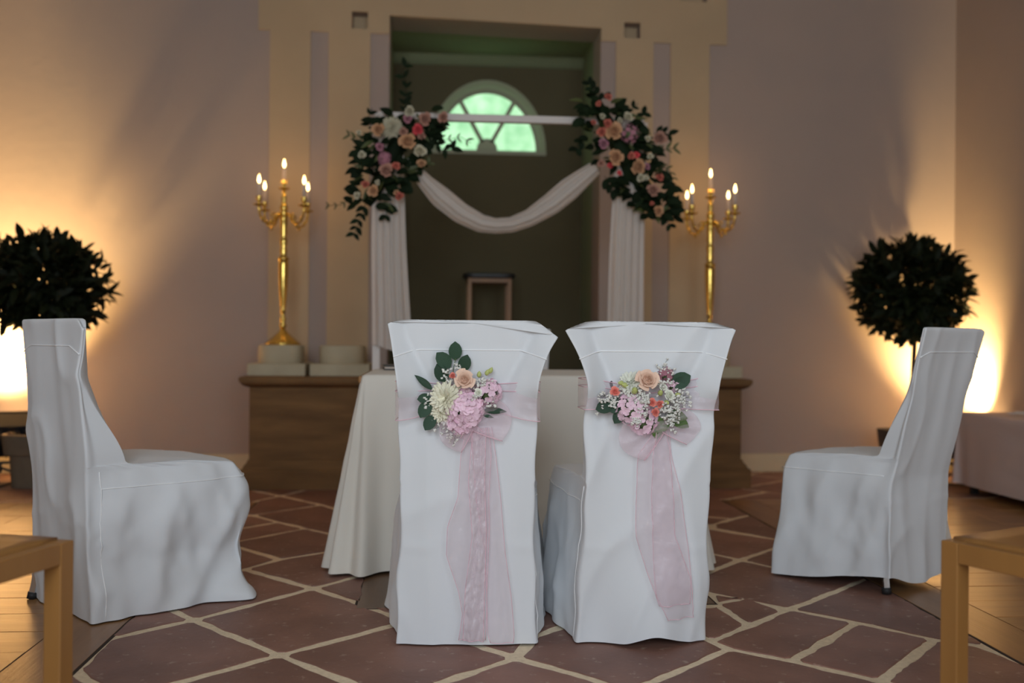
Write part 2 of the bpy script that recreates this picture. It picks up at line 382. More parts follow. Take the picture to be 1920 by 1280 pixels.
for a in SP:
    d = Vector((math.cos(a), 0, 1.18 * math.sin(a))).normalized(); p = Vector((-d.z, 0, d.x)) * .016
    b0 = d * HR * .9 + Vector((0, 0, .02))
    for t in [k * .005 for k in range(1, 140)]:
        e = b0 + d * t
        if (e.x / GRX) ** 2 + (e.z / GRZ) ** 2 > 1: break
    m = MB()
    vs = [v + Vector((0, y, 0)) for y in (.095, .14) for v in (b0 - p, b0 + p, e + p, e - p)]
    m.add(vs, [(0, 1, 2, 3), (7, 6, 5, 4), (0, 4, 5, 1), (1, 5, 6, 2), (2, 6, 7, 3), (3, 7, 4, 0)])
    m.build('glazing_bar', M_niche_white, win, smooth=False)
for a0, a1 in ((0.0, SP[0]), (SP[0], SP[1]), (SP[1], PI)):
    m = MB(); k = 12; vs = [(0, .12, .0)]
    for i in range(k + 1):
        a = lerp(a0, a1, i / k); d = Vector((math.cos(a), 0, 1.18 * math.sin(a)))
        s = 1 / math.sqrt((d.x / GRX) ** 2 + (d.z / GRZ) ** 2); vs.append((d.x * s, .12, max(0, d.z * s)))
    vs += [(x, .124, z) for x, y, z in vs]; h = k + 2
    m.add(vs, [(0, i + 1, i) for i in range(1, k + 1)] + [(h, h + i, h + i + 1) for i in range(1, k + 1)])
    m.build('pane', M_pane, win, smooth=False)

# ------------------------------------------------------------------ floor: mortar bed, stone slabs, oak planks
floor = struct(MB().box(XL, XR, -2.55, YB, -0.09, -0.0030).build('floor', M_mortar, smooth=False))
POLYS = [[(-0.931, 2.727), (-0.934, 3.008), (-0.732, 3.194), (-0.412, 2.825), (-0.646, 2.603), (-0.738, 2.513), (-0.848, 2.619)], [(-0.939, 2.721), (-0.924, 2.705), (-0.848, 2.619), (-0.738, 2.513), (-0.801, 2.382), (-0.939, 2.428)], [(-0.412, 2.825), (-0.191, 2.581), (-0.052, 2.423), (-0.276, 2.182), (-0.53, 2.143), (-0.746, 2.395), (-0.738, 2.513), (-0.646, 2.603)], [(-0.934, 3.008), (-0.939, 3.046), (-0.939, 3.454), (-0.732, 3.194)], [(-0.939, 3.454), (-0.732, 3.194), (-0.406, 3.577), (-0.701, 3.889), (-0.935, 3.572), (-0.939, 3.57)], [(-0.939, 3.513), (-0.701, 3.889), (-0.592, 4.053), (-0.867, 4.381), (-0.939, 4.3)], [(-0.592, 4.053), (-0.446, 4.168), (-0.281, 4.312), (-0.287, 4.404), (-0.572, 4.713), (-0.867, 4.381)], [(-0.406, 3.577), (-0.226, 3.788), (-0.222, 3.353), (-0.246, 3.388)], [(-0.406, 3.577), (-0.701, 3.889), (-0.592, 4.053), (-0.446, 4.168), (-0.242, 4.425), (-0.102, 4.42), (-0.089, 3.917), (-0.226, 3.788)], [(-0.732, 3.194), (-0.406, 3.577), (-0.246, 3.388), (-0.182, 3.297), (-0.067, 3.141), (-0.412, 2.825)], [(-0.182, 3.297), (-0.197, 3.318), (0.066, 3.305), (-0.064, 3.153)], [(-0.067, 3.141), (0.066, 3.305), (0.58, 3.279), (0.421, 3.069), (0.316, 2.957), (0.245, 2.774)], [(-0.412, 2.825), (-0.067, 3.141), (0.244, 2.765), (0.036, 2.576), (-0.041, 2.487), (-0.052, 2.423), (-0.191, 2.581)], [(0.244, 2.765), (0.433, 2.574), (0.496, 2.487), (0.547, 2.405), (0.123, 2.31), (-0.052, 2.423), (-0.041, 2.487), (0.036, 2.576)], [(0.247, 2.765), (0.316, 2.957), (0.421, 3.069), (0.58, 3.279), (0.713, 3.188), (0.838, 2.886), (0.863, 2.808), (0.726, 2.678), (0.578, 2.545), (0.496, 2.487), (0.433, 2.574)], [(0.863, 2.808), (1.009, 2.694), (1.169, 2.524), (1.239, 2.432), (0.792, 2.061), (0.496, 2.487), (0.578, 2.545), (0.726, 2.678)], [(0.838, 2.886), (1.197, 3.221), (1.356, 3.056), (1.009, 2.694), (0.863, 2.808)], [(1.356, 3.056), (1.512, 2.866), (1.182, 2.519), (1.009, 2.694)], [(1.512, 2.866), (1.611, 2.803), (1.654, 2.597), (1.654, 2.547), (1.471, 2.263), (1.239, 2.432), (1.182, 2.519)], [(1.197, 3.221), (1.526, 3.517), (1.654, 3.633), (1.654, 2.801), (1.611, 2.803), (1.512, 2.866), (1.356, 3.056)], [(0.983, 3.45), (1.197, 3.221), (1.526, 3.517), (1.654, 3.627), (1.654, 3.716), (1.364, 3.815), (1.263, 3.963), (1.02, 3.697), (0.935, 3.529)], [(0.705, 3.273), (0.838, 2.886), (1.003, 3.044), (0.966, 3.287), (0.946, 3.261)], [(0.97, 3.3), (1.003, 3.044), (1.172, 3.203), (1.105, 3.385)], [(0.992, 3.435), (0.97, 3.3), (1.105, 3.385), (1.082, 3.372)], [(1.17, 4.11), (1.263, 3.963), (1.02, 3.697), (0.852, 3.679), (0.994, 4.401)], [(1.17, 4.11), (1.263, 3.963), (1.517, 4.216), (1.654, 4.245), (1.654, 4.293), (1.57, 4.366), (1.341, 4.616), (1.134, 4.79), (0.994, 4.401)], [(1.263, 3.963), (1.364, 3.815), (1.654, 3.716), (1.654, 4.245), (1.517, 4.216)], [(1.353, 4.656), (1.57, 4.366), (1.654, 4.285), (1.654, 4.964), (1.65, 4.997), (1.515, 4.879), (1.381, 4.752)], [(1.264, 5.344), (1.636, 5.634), (1.654, 5.533), (1.654, 5.001), (1.65, 4.997), (1.52, 4.893), (1.436, 4.942), (1.197, 5.059)], [(1.197, 5.059), (1.436, 4.942), (1.52, 4.893), (1.377, 4.738), (1.134, 4.79)], [(-0.572, 4.713), (-0.723, 4.884), (-0.894, 4.699), (-0.867, 4.381)], [(-0.723, 4.884), (-0.881, 5.081), (-0.939, 5.03), (-0.939, 4.634), (-0.894, 4.699)], [(-0.572, 4.713), (-0.287, 4.404), (-0.214, 4.837), (-0.57, 5.381), (-0.881, 5.081), (-0.723, 4.884)], [(-0.57, 5.381), (-0.836, 5.701), (-0.939, 5.537), (-0.939, 5.083), (-0.881, 5.081)], [(-0.836, 5.701), (-0.57, 5.381), (-0.214, 4.837), (-0.132, 5.662), (-0.336, 6.084), (-0.724, 5.92)], [(-0.836, 5.701), (-1.039, 5.928), (-1.245, 5.891), (-1.272, 5.49), (-0.96, 5.481)], [(-1.039, 5.928), (-0.836, 5.701), (-0.724, 5.92), (-0.725, 6.137), (-1.173, 6.148)], [(-2.29, 5.5), (-2.483, 5.77), (-2.78, 5.558), (-2.78, 5.5)], [(-2.78, 5.558), (-2.483, 5.77), (-2.773, 6.177)], [(-1.614, 5.5), (-1.852, 5.834), (-2.3, 5.514), (-2.29, 5.5)], [(-2.3, 5.514), (-1.852, 5.834), (-2.142, 6.241), (-2.59, 5.921)], [(-2.59, 5.921), (-2.142, 6.241), (-2.433, 6.648), (-2.78, 6.4), (-2.78, 6.187)], [(-2.78, 6.4), (-2.433, 6.648), (-2.456, 6.68), (-2.78, 6.68)], [(-1.29, 5.5), (-1.29, 5.993), (-1.297, 6.003), (-1.744, 5.683), (-1.614, 5.5)], [(-1.744, 5.683), (-1.297, 6.003), (-1.587, 6.41), (-2.035, 6.09)], [(-2.035, 6.09), (-1.587, 6.41), (-1.78, 6.68), (-2.069, 6.68), (-2.326, 6.497)], [(-2.326, 6.497), (-2.069, 6.68), (-2.456, 6.68)], [(-1.29, 6.235), (-1.404, 6.153), (-1.29, 5.993)], [(-1.404, 6.153), (-1.29, 6.235), (-1.29, 6.68), (-1.527, 6.68), (-1.695, 6.56)], [(-1.695, 6.56), (-1.527, 6.68), (-1.78, 6.68)], [(2.237, 5.5), (2.002, 5.78), (1.669, 5.5)], [(1.669, 5.5), (2.002, 5.78), (1.68, 6.162), (1.42, 5.944), (1.42, 5.539), (1.453, 5.5)], [(1.42, 5.944), (1.68, 6.162), (1.42, 6.471)], [(2.934, 5.5), (2.986, 5.543), (2.664, 5.926), (2.205, 5.539), (2.237, 5.5)], [(2.205, 5.539), (2.664, 5.926), (2.341, 6.308), (1.882, 5.921)], [(1.882, 5.921), (2.341, 6.308), (2.028, 6.68), (2.007, 6.68), (1.56, 6.304)], [(1.56, 6.304), (2.007, 6.68), (1.42, 6.68), (1.42, 6.471)], [(3.63, 5.5), (3.63, 5.709), (3.564, 5.788), (3.222, 5.5)], [(3.222, 5.5), (3.564, 5.788), (3.242, 6.171), (2.783, 5.784), (3.022, 5.5)], [(2.783, 5.784), (3.242, 6.171), (2.919, 6.553), (2.461, 6.166)], [(2.461, 6.166), (2.919, 6.553), (2.813, 6.68), (2.294, 6.68), (2.138, 6.549)], [(2.138, 6.549), (2.294, 6.68), (2.028, 6.68)], [(3.63, 6.086), (3.445, 5.93), (3.63, 5.709)], [(3.445, 5.93), (3.63, 6.086), (3.63, 6.641), (3.597, 6.68), (3.559, 6.68), (3.122, 6.312)], [(3.122, 6.312), (3.559, 6.68), (2.813, 6.68)], [(0.384, 4.52), (0.097, 4.897), (-0.13, 4.725), (-0.13, 4.52)], [(-0.13, 4.725), (0.097, 4.897), (-0.13, 5.196)], [(1.012, 4.52), (0.705, 4.924), (0.307, 4.622), (0.384, 4.52)], [(0.307, 4.622), (0.705, 4.924), (0.372, 5.362), (-0.026, 5.059)], [(-0.026, 5.059), (0.372, 5.362), (0.039, 5.8), (-0.13, 5.671), (-0.13, 5.196)], [(-0.13, 5.671), (0.039, 5.8), (-0.022, 5.88), (-0.13, 5.88)], [(1.12, 4.984), (0.828, 4.762), (1.012, 4.52), (1.12, 4.52)], [(0.828, 4.762), (1.12, 4.984), (1.12, 5.204), (0.893, 5.503), (0.495, 5.2)], [(0.495, 5.2), (0.893, 5.503), (0.606, 5.88), (0.481, 5.88), (0.162, 5.638)], [(0.162, 5.638), (0.481, 5.88), (-0.022, 5.88)], [(1.103, 5.227), (1.12, 5.24), (1.12, 5.88), (1.053, 5.88), (0.77, 5.665)], [(0.77, 5.665), (1.053, 5.88), (0.606, 5.88)], [(-0.486, 1.0), (-0.68, 1.256), (-0.92, 1.074), (-0.92, 1.0)], [(-0.92, 1.074), (-0.68, 1.256), (-0.92, 1.571)], [(0.142, 1.0), (-0.159, 1.397), (-0.557, 1.094), (-0.486, 1.0)], [(-0.557, 1.094), (-0.159, 1.397), (-0.492, 1.834), (-0.89, 1.532)], [(-0.89, 1.532), (-0.492, 1.834), (-0.679, 2.08), (-0.92, 2.08), (-0.92, 1.571)], [(0.771, 1.0), (0.449, 1.423), (0.051, 1.121), (0.142, 1.0)], [(0.051, 1.121), (0.449, 1.423), (0.116, 1.861), (-0.282, 1.559)], [(-0.282, 1.559), (0.116, 1.861), (-0.051, 2.08), (-0.505, 2.08), (-0.615, 1.996)], [(1.399, 1.0), (1.303, 1.126), (1.137, 1.0)], [(1.137, 1.0), (1.303, 1.126), (0.97, 1.564), (0.572, 1.261), (0.771, 1.0)], [(0.572, 1.261), (0.97, 1.564), (0.637, 2.002), (0.239, 1.699)], [(0.239, 1.699), (0.637, 2.002), (0.578, 2.08), (-0.051, 2.08)], [(1.64, 1.0), (1.64, 1.509), (1.578, 1.591), (1.18, 1.288), (1.399, 1.0)], [(1.18, 1.288), (1.578, 1.591), (1.245, 2.029), (0.847, 1.726)], [(0.847, 1.726), (1.245, 2.029), (1.206, 2.08), (0.578, 2.08)], [(1.64, 2.073), (1.368, 1.867), (1.64, 1.509)], [(1.368, 1.867), (1.64, 2.073), (1.206, 2.08)]]
rng = random.Random(4)
def inset_poly(poly, d):
    n = len(poly); out = []
    ar_ = sum(poly[i][0] * poly[(i + 1) % n][1] - poly[(i + 1) % n][0] * poly[i][1] for i in range(n))
    if ar_ < 0: poly = poly[::-1]
    for i in range(n):
        p0, p1, p2 = Vector(poly[i - 1]), Vector(poly[i]), Vector(poly[(i + 1) % n])
        a = (p1 - p0); b = (p2 - p1)
        if a.length < 1e-5 or b.length < 1e-5: continue
        a.normalize(); b.normalize()
        na, nb2 = Vector((-a.y, a.x)), Vector((-b.y, b.x))
        bis = na + nb2
        if bis.length < 1e-3: bis = na
        bis.normalize(); k = d / max(.55, bis.dot(na))
        out.append(p1 + bis * k)
    return out
def slab(poly, gap=0.0150):
    c = sum((Vector(p) for p in poly), Vector((0, 0))) / len(poly)
    pts = inset_poly(poly, gap)
    # irregular hewn edges with clipped corners
    fine = []
    n = len(pts)
    for i in range(n):
        a, b = pts[i], pts[(i + 1) % n]; L_ = (b - a).length
        k = max(2, int(L_ / 0.028))
        for j in range(k):
            t = j / k
            if L_ > .08: t = lerp(min(.06, .012 / L_), 1 - min(.06, .012 / L_), j / (k - 1)) if k > 1 else .5
            p = a.lerp(b, t)
            nrm = (b - a).normalized(); nrm = Vector((-nrm.y, nrm.x))
            w = noise.noise(Vector((p.x * 9, p.y * 9, 3.1))) * .009 + noise.noise(Vector((p.x * 40, p.y * 40, 1.7))) * .0045
            fine.append(p + nrm * w)
    h = rng.uniform(-.0012, .0012)
    m = MB(); rows = []
    for k_, z in ((1.0, -.02), (1.0, -.0055), (None, -.001), (None, 0.0)):
        row = []
        for p in fine:
            q = Vector(p)
            if k_ is None:
                dv = (c - q); q = q + dv.normalized() * (.0018 if z < 0 else .005)
            row.append((q.x - c.x, q.y - c.y, z + h))
        rows.append(row)
    m.grid(rows, True, False, True)
    o = m.build('stone_slab', M_slab, floor, smooth=False); o.location = (c.x, c.y, 0)
    return o
for p in POLYS: slab(p)
LX, RX, FY = -0.93, 1.645, 5.49
def plank(x0, x1, y0, y1, m):
    cx, cy = (x0 + x1) / 2, (y0 + y1) / 2; g = .0014
    o = MB().box(x0 - cx + g, x1 - cx - g, y0 - cy + g, y1 - cy - g, -.022, rng.uniform(-.0006, .0006)).build('floor_plank', m, floor, smooth=False, bevel=.0012)
    o.location = (cx, cy, 0)
for side in (0, 1):
    bx = (LX - .19, LX - .002) if side == 0 else (RX + .002, RX + .19)
    ys = [1.15, 2.62, 4.18, FY]
    for a, b in zip(ys, ys[1:]): plank(bx[0], bx[1], a, b, M_plank_y)
    fx = (XL + .021, LX - .19) if side == 0 else (RX + .19, XR - .021)
    y = FY; k = 0
    while y > 1.3:
        cut = lerp(fx[0], fx[1], rng.uniform(.3, .7))
        plank(fx[0], cut, y - .2, y, M_plank); plank(cut, fx[1], y - .2, y, M_plank)
        y -= .2
    MB().box(fx[0], LX + .007, 1.1, FY + .007, -.02, -.0024).build('plank_bed', M_gap, floor, smooth=False) if side == 0 else MB().box(RX - .007, fx[1], 1.1, FY + .007, -.02, -.0024).build('plank_bed', M_gap, floor, smooth=False)
# oak hatch let into the stone floor under the table
MB().box(-.243, .977, 3.296, 4.50, -.02, -.0024).build('plank_bed', M_gap, floor, smooth=False)
for k in range(6):
    a = lerp(-.236, .97, k / 6); b = lerp(-.236, .97, (k + 1) / 6)
    plank(a, b, 3.302, 4.495, M_hatch)

# ------------------------------------------------------------------ sandstone altar plinth
pl = tag(empty('altar_plinth', (0.42, 6.3, 0)), 'wide brown sandstone plinth with projecting cornice running along the back wall', 'plinth')
def profile_block(x0, x1, yf, yb, prof, name, m):
    """prof: list of (outward offset, z); swept round front and both ends"""
    mb = MB(); rows = []
    for off, z in prof:
        rows.append([(x0 - off - .42, yb - 6.3, z), (x0 - off - .42, yf - off - 6.3, z), (x1 + off - .42, yf - off - 6.3, z), (x1 + off - .42, yb - 6.3, z)])
    mb.grid(rows, True, True, True)
    return mb.build(name, m, pl, auto=35)
profile_block(-1.055, 1.90, 5.955, 6.685, [(.0, .168), (.0, .60)], 'body', M_sand)
profile_block(-1.055, 1.90, 5.955, 6.685, [(.0, .598), (.012, .602), (.034, .612), (.05, .63), (.055, .645), (.053, .657), (.045, .661)], 'cornice', M_sand)
profile_block(-1.055, 1.90, 5.955, 6.685, [(.05, 0.0), (.05, .11), (.042, .118), (.034, .122), (.026, .14), (.012, .155), (.008, .17), (0, .172)], 'base', M_sand)
# cream column bases
def column_base(x0, x1, label, y=6.26):
    cx = (x0 + x1) / 2; w = (x1 - x0) / 2
    t = tag(empty('column_base', (cx, y, .661)), label, 'stone base', 'cream stone bases on the plinth')
    MB().box(-w, w, -.19, .30, 0, .074).build('plinth_slab', M_creamstone, t, smooth=False, bevel=.006)
    mb = MB(); rows = []
    for s, z in ((.97, .074), (1.0, .082), (1.0, .172), (.985, .182), (.95, .186)):
        row = []
        for k in range(40):
            a = 2 * PI * k / 40; ca, sa = math.cos(a), math.sin(a)
            row.append((math.copysign(abs(ca) ** .62, ca) * (w - .038) * s, math.copysign(abs(sa) ** .62, sa) * .155 * s + .03, z))
        rows.append(row)
    mb.grid(rows, True, True, True); mb.build('drum', M_creamstone, t, auto=40)
    return t
column_base(-1.092, -.748, 'cream stone base at the outer end of the plinth, carrying the candelabrum whose foot shows')
column_base(-.722, -.364, 'cream stone base with nothing on it, beside the draped post')
column_base(1.19, 1.535, 'cream stone base hidden low behind the draped post, beside the right candelabrum')
column_base(1.592, 1.942, 'cream stone base half hidden behind the covered chair at the plinth end')

# tall stand in the niche
ls = tag(empty('stand', (.42, 7.22, .655)), 'tall oak stand with a dark cushioned top, in the altar niche', 'stand')
for sx in (-1, 1):
    for sy in (-1, 1): MB().box(sx * .142 - .014, sx * .142 + .014, sy * .12 - .014, sy * .12 + .014, .001, .675).build('leg', M_oak, ls, smooth=False, bevel=.003)
for sy in (-1, 1): MB().box(-.128, .128, sy * .12 - .011, sy * .12 + .011, .645, .675).build('rail', M_oak, ls, smooth=False)
for sx in (-1, 1): MB().box(sx * .142 - .011, sx * .142 + .011, -.106, .106, .645, .675).build('rail', M_oak, ls, smooth=False)
mb = MB(); rows = []
for k_, z in ((.93, .675), (1.0, .684), (1.0, .704), (.94, .712)):
    rows.append([(math.copysign(abs(math.cos(a)) ** .4, math.cos(a)) * .19 * k_, math.copysign(abs(math.sin(a)) ** .4, math.sin(a)) * .16 * k_, z) for a in [2 * PI * (q + .5) / 32 for q in range(32)]])
mb.grid(rows, True, True, True); mb.build('cushioned_top', M_black, ls, auto=50)

# ------------------------------------------------------------------ covered chairs
def make_cover_fn(p):
    H, zs, w, dep = p.get('H', .94), .47, p.get('w', .395), p.get('dep', .50)
    L_, waist, seed = p.get('lean', .06), p.get('waist', .012), p['seed']
    flare, fold, earL, earR = p.get('flare', .05), p.get('fold', .012), p.get('earL', (.03, .012)), p.get('earR', (.05, .04))
    rw = p.get('rear_wave', 0.0)
    hb_ = w / 2
    def rear_y(x, z):
        y = (-L_ * max(0.0, (z - .40) / (H - .40)) if p.get('upright') else -L_ * (z / H)) + waist * math.exp(-((z - .70) / .10) ** 2)
        y += (noise.noise(Vector((x * 5, z * 1.6, seed))) * .012 + noise.noise(Vector((x * 14, z * 3 + x * 6, seed + 9))) * .004) * sstep((H - z) / .2 + .2)
        y -= rw * math.sin((x / hb_) * 3.4 + 1.3) * sstep((.40 - z) / .40) ** 1.4
        y += .010 * sstep((abs(x) - .12) / .08) * sstep((.6 - z) / .3)
        # creases: ironed cross fold, slack ridges, the flap that folds in towards the sash
        y -= .0035 * math.exp(-((z - .30 - .01 * math.sin(x * 20 + seed)) / .008) ** 2) * (.3 + .7 * sstep((abs(x) - .03) / .1))
        y += p.get('rear_folds', .006) * (abs(noise.noise(Vector((x * p.get('ff', 8) + z * .8, z * .9, seed + 30)))) * 2 - .5) * sstep((H - z) / .15) * (1.4 if z < .62 else 1)
        y -= p.get('rear_folds', .006) * 1.3 * (1 - abs(noise.noise(Vector((x * 4.5 - z * 1.5, z * 2.2 + x, seed + 40))))) ** 6
        if z > .66 and p.get('crease'):
            k = sstep((z - .66) / .10) * (1 - .45 * sstep((z - .84) / .1)); xc = lerp(.105, hb_ - .012, sstep((z - .72) / (H - .72)))
            y -= .75 * k * max(0.0, abs(x) - xc) - .010 * k * math.exp(-((abs(x) - xc) / .010) ** 2)
        return y
    def half(z, side):
        a = hb_ + .004 * math.sin(z * 9 + seed) + .003 * math.sin(z * 27 + seed * 2) * (1 if z < .72 else 0)
        e = (earR if side > 0 else earL)[0]
        if z > .76: a += e * ((z - .76) / (H - .76)) ** 1.35
        a -= .006 * math.exp(-((z - .70) / .07) ** 2)
        if z < .45: a += p.get('rear_flare', .004) * (.45 - z) / .45
        return a
    def hem(t):  # lift of the hem along the whole outline
        return p.get('hem', lambda t: 0.0)(t)
    NR, NS, NF = 34, 22, 30
    def ring(z, thick_mid, thick_side, zdrop=True, skirt=None, shrink=1.0):
        """outline at height z, starting at the rear left corner, going along the rear"""
        pts = []
        aL, aR = half(z, -1), half(z, 1)
        def fin(x, y, zz):
            for side, (ex, dz) in ((-1, earL), (1, earR)):
                if x * side > hb_ and zz > .74:
                    zz -= dz * ((x * side - hb_) / max(ex, 1e-4)) * sstep((zz - .74) / (H - .74))
                    y -= .05 * (x * side - hb_) * sstep((zz - .74) / .2)
            return Vector((x, y, zz))
        for i in range(NR):
            u = i / (NR - 1); x = lerp(-aL, aR, u)
            pts.append(fin(x, rear_y(x, z), z))
        if skirt is None:
            yr = rear_y(0, z)
            inn = .010
            for i in range(NS):
                v = (i + .6) / NS
                x = aR - inn * sstep(v * 4) * (1 if z < .74 else .2)
                pts.append(fin(x, rear_y(aR, z) + .006 + (thick_side - .006) * v, z))
            for i in range(NF):
                u = 1 - (i + .5) / NF; x = lerp(-aL, aR, u) * .985; s = (2 * u - 1)
                bul = (1 - abs(s) ** 3)
                pts.append(fin(x, lerp(rear_y(x, z), yr, .5) + thick_side + (thick_mid - thick_side) * bul + .006 * noise.noise(Vector((x * 7, z * 4, seed + 20))), z))
            for i in range(NS):
                v = 1 - (i + .4) / NS
                x = -aL + inn * sstep(v * 4) * (1 if z < .74 else .2)
                pts.append(fin(x, rear_y(-aL, z) + .006 + (thick_side - .006) * v, z))
        else:
            ys, af, h, puff = skirt        # seat front y, half width at front, 0..1 down the skirt, puff
            def disp(x, y, nx, ny, t):
                amp = fold * h ** .8
                k = p.get('nfold', 7)
                d = amp * math.sin(2 * PI * k * t + seed + 1.2 * math.sin(5 * t + seed)) * (0.6 + .6 * noise.noise(Vector((t * 4, h * 1.2, seed))))
                d += .016 * noise.noise(Vector((t * 7, h * 1.6, seed + 3))) * min(1, h * 3)
                d += .006 * noise.noise(Vector((t * 22, h * 5 + t * 9, seed + 5)))
                d += p.get('toe', 0) * math.exp(-((t - .32) / .055) ** 2) * (sstep((h - .80) / .2) - .55 * sstep((h - .35) / .4) * (1 - sstep((h - .85) / .15)))
                rg = (1 - abs(noise.noise(Vector((t * 11 + .9 * h, h * 1.1, seed + 7))))) ** 3
                rg2 = (1 - abs(noise.noise(Vector((t * 19 - 1.3 * h, h * 1.6, seed + 8))))) ** 4
                d += p.get('ridge', .018) * min(1, .25 + h * 2) * ((rg - .45) + .5 * (rg2 - .4))
                return x + nx * d, y + ny * d
            for i in range(NS):
                v = (i + .6) / NS
                yy = rear_y(aR, z); x = lerp(aR - .008 + .0 * h, af, sstep(v) * .5 + v * .5); y = lerp(yy + .008, ys, v)
                x, y = disp(x, y, 1, 0, v * .33)
                x += puff * math.sin(PI * v)
                pts.append(Vector((x, y, z)))
            for i in range(NF):
                u = 1 - (i + .5) / NF; s = 2 * u - 1
                x = s * af; y = ys + .02 * (1 - s * s) - .03 * abs(s) ** 6
                x, y = disp(x, y, 0, 1, .33 + (i + .5) / NF * .34)
                pts.append(Vector((x, y + puff, z)))
            for i in range(NS):
                v = 1 - (i + .4) / NS
                yy = rear_y(-aL, z); x = -lerp(aL - .008, af, sstep(v) * .5 + v * .5); y = lerp(yy + .008, ys, v)
                x, y = disp(x, y, -1, 0, 1 - v * .33)
                x -= puff * math.sin(PI * v)
                pts.append(Vector((x, y, z)))
        return pts
    return dict(ring=ring, rear_y=rear_y, half=half, hem=hem, NR=NR, NS=NS, NF=NF, H=H, zs=zs, dep=dep, flare=flare, hb=hb_)

def chair_cover(p, root):
    F = make_cover_fn(p); ring, H, zs, dep = F['ring'], F['H'], F['zs'], F['dep']
    rows = []
    tb = p.get('tb', .15)
    def tm(z): return lerp(tb, .045, sstep((z - zs) / (H - zs)) * .5 + .5 * (z - zs) / (H - zs))
    def ts(z): return lerp(tb * .9, .014, sstep((z - zs) / .30))
    top = ring(H, tm(H), ts(H))
    cen = sum(top, Vector()) / len(top)
    rows.append([Vector((q.x, lerp(F['rear_y'](q.x, H) + .012, q.y, .25), q.z + .003)) for q in top])
    zz = H
    n1 = 26
    for i in range(n1 + 1):
        z = lerp(H - .002, zs + .012, i / n1)
        rows.append(ring(z, tm(z), ts(z)))
    # the seat: the front of the outline sweeps forward, the rear hangs on
    last = rows[-1]; NR = F['NR']
    af0 = p['w'] / 2 + .012
    edge = ring(zs - .006, 0, 0, skirt=(dep - .015, af0, 0.0, 0.0))
    for i in range(1, 9):
        t = i / 9
        row = []
        for k, (a, b) in enumerate(zip(last, edge)):
            if k < NR: q = Vector((a.x, F['rear_y'](a.x, lerp(zs + .012, zs - .006, t)), lerp(zs + .012, zs - .006, t)))
            else:
                q = a.lerp(b, t); q.z = lerp(a.z, b.z, t ** .6) + .010 * math.sin(PI * t)
                q.z += .006 * noise.noise(Vector((q.x * 9, q.y * 9, p['seed'])))
            row.append(q)
        rows.append(row)
    nk = 26
    for i in range(nk + 1):
        h = i / nk
        row = ring(lerp(zs - .006, .004, h), 0, 0, skirt=(dep + F['flare'] * h * .8 + .012 * sstep(h * 8) - p.get('tuck', 0) * sstep((h - .6) / .4), af0 + F['flare'] * h + .006 * sstep(h * 8), h, p.get('puff', .006) * math.sin(PI * min(1, h * 1.6)) * (1 if h < .62 else 0)))
        for k, q in enumerate(row):
            t = k / len(row)
            lift = F['hem'](t) * h
            q.z = q.z + lift
        rows.append(row)
    m = MB(); m.grid(rows, True, True, False)
    cover = m.build('chair_cover', M_cover, root, subsurf=1)
    # sewn seams
    def seam(path, r=.0017):
        MB().tube(path, r, 6).build('seam', M_seam, cover)
    zt = p.get('seam_z', .855)
    seam([Vector((x, F['rear_y'](x, zt - .35 * max(0, abs(x) - .15)) - .001, zt - .35 * max(0, abs(x) - .15))) for x in [lerp(-F['half'](zt, -1) + .004, F['half'](zt, 1) - .004, k / 24) for k in range(25)]])
    er = rows[n1 + 2 + 8 + 3]
    seam([q + Vector((q.x, q.y - .3, 0)).normalized() * .001 for q in er[NR + 1:-1]])
    if p.get('side_seam'):
        for sgn in p['side_seam']:
            idx = NR + 1 if sgn > 0 else len(er) - 2
            seam([r[idx] + Vector((sgn * .001, -.001, 0)) for r in rows[n1 + 10:]])
    return cover, F

def chair_leg(root, top, foot, cap=True):
    o = MB().tube([top, foot], .0135, 4, True).build('leg', M_chrome, root, smooth=False)
    f = Vector(foot)
    d = (f - Vector(top)).normalized()
    MB().tube([f - d * .02, f + d * .001], .017, 8).build('foot_cap', M_rubber, o)

def covered_chair(x, y, rz, label, p):
    t = tag(empty('covered_chair', (x, y, 0), rz), label, 'chair', 'banquet chairs in white covers')
    cover, F = chair_cover(p, t)
    for (a, b) in p.get('legs', [((-.17, .06, .45), (-.18, .05, .002)), ((.17, .06, .45), (.18, .05, .002)), ((-.17, .42, .45), (-.18, .44, .002)), ((.17, .42, .45), (.18, .44, .002))]):
        chair_leg(t, a, b)
    MB().box(-.16, .16, .08, .42, .40, .44).build('seat', M_black, t, smooth=False, bevel=.01)
    bk = MB(); bk.grid([[(x, F['rear_y'](x, z) + .022 + .02 * (.9 - z), z) for x in (-.14, -.05, .05, .14)] for z in (.50, .58, .66, .74, .82, .89)])
    bk.build('backrest', M_black, t, solid=.008)
    return t, F

FL, FLF = covered_chair(.1115, 2.879, R(-3.2), 'white covered chair with green eucalyptus sprig rising from its bouquet, seen from behind',
    dict(seed=1.3, crease=True, w=.395, earL=(.032, .010), earR=(.058, .046), lean=.055, flare=.058, fold=.010, dep=.52, tb=.13, side_seam=(1, -1)))
FR, FRF = covered_chair(.628, 2.847, R(0.5), 'white covered chair whose bouquet holds three coral rosebuds, seen from behind, hem waved',
    dict(seed=7.7, crease=True, w=.375, earL=(.068, .026), earR=(.055, .020), lean=.05, flare=.062, fold=.014, dep=.54, tb=.13, rear_wave=.03, rear_folds=.010,
         legs=[((-.15, .10, .45), (-.15, .11, .002)), ((.15, .10, .45), (.15, .11, .002)), ((-.17, .42, .45), (-.18, .44, .002)), ((.17, .42, .45), (.18, .44, .002))], ridge=.024, side_seam=(1, -1),
         hem=lambda t: .030 * math.exp(-((t - .175) / .055) ** 2)))
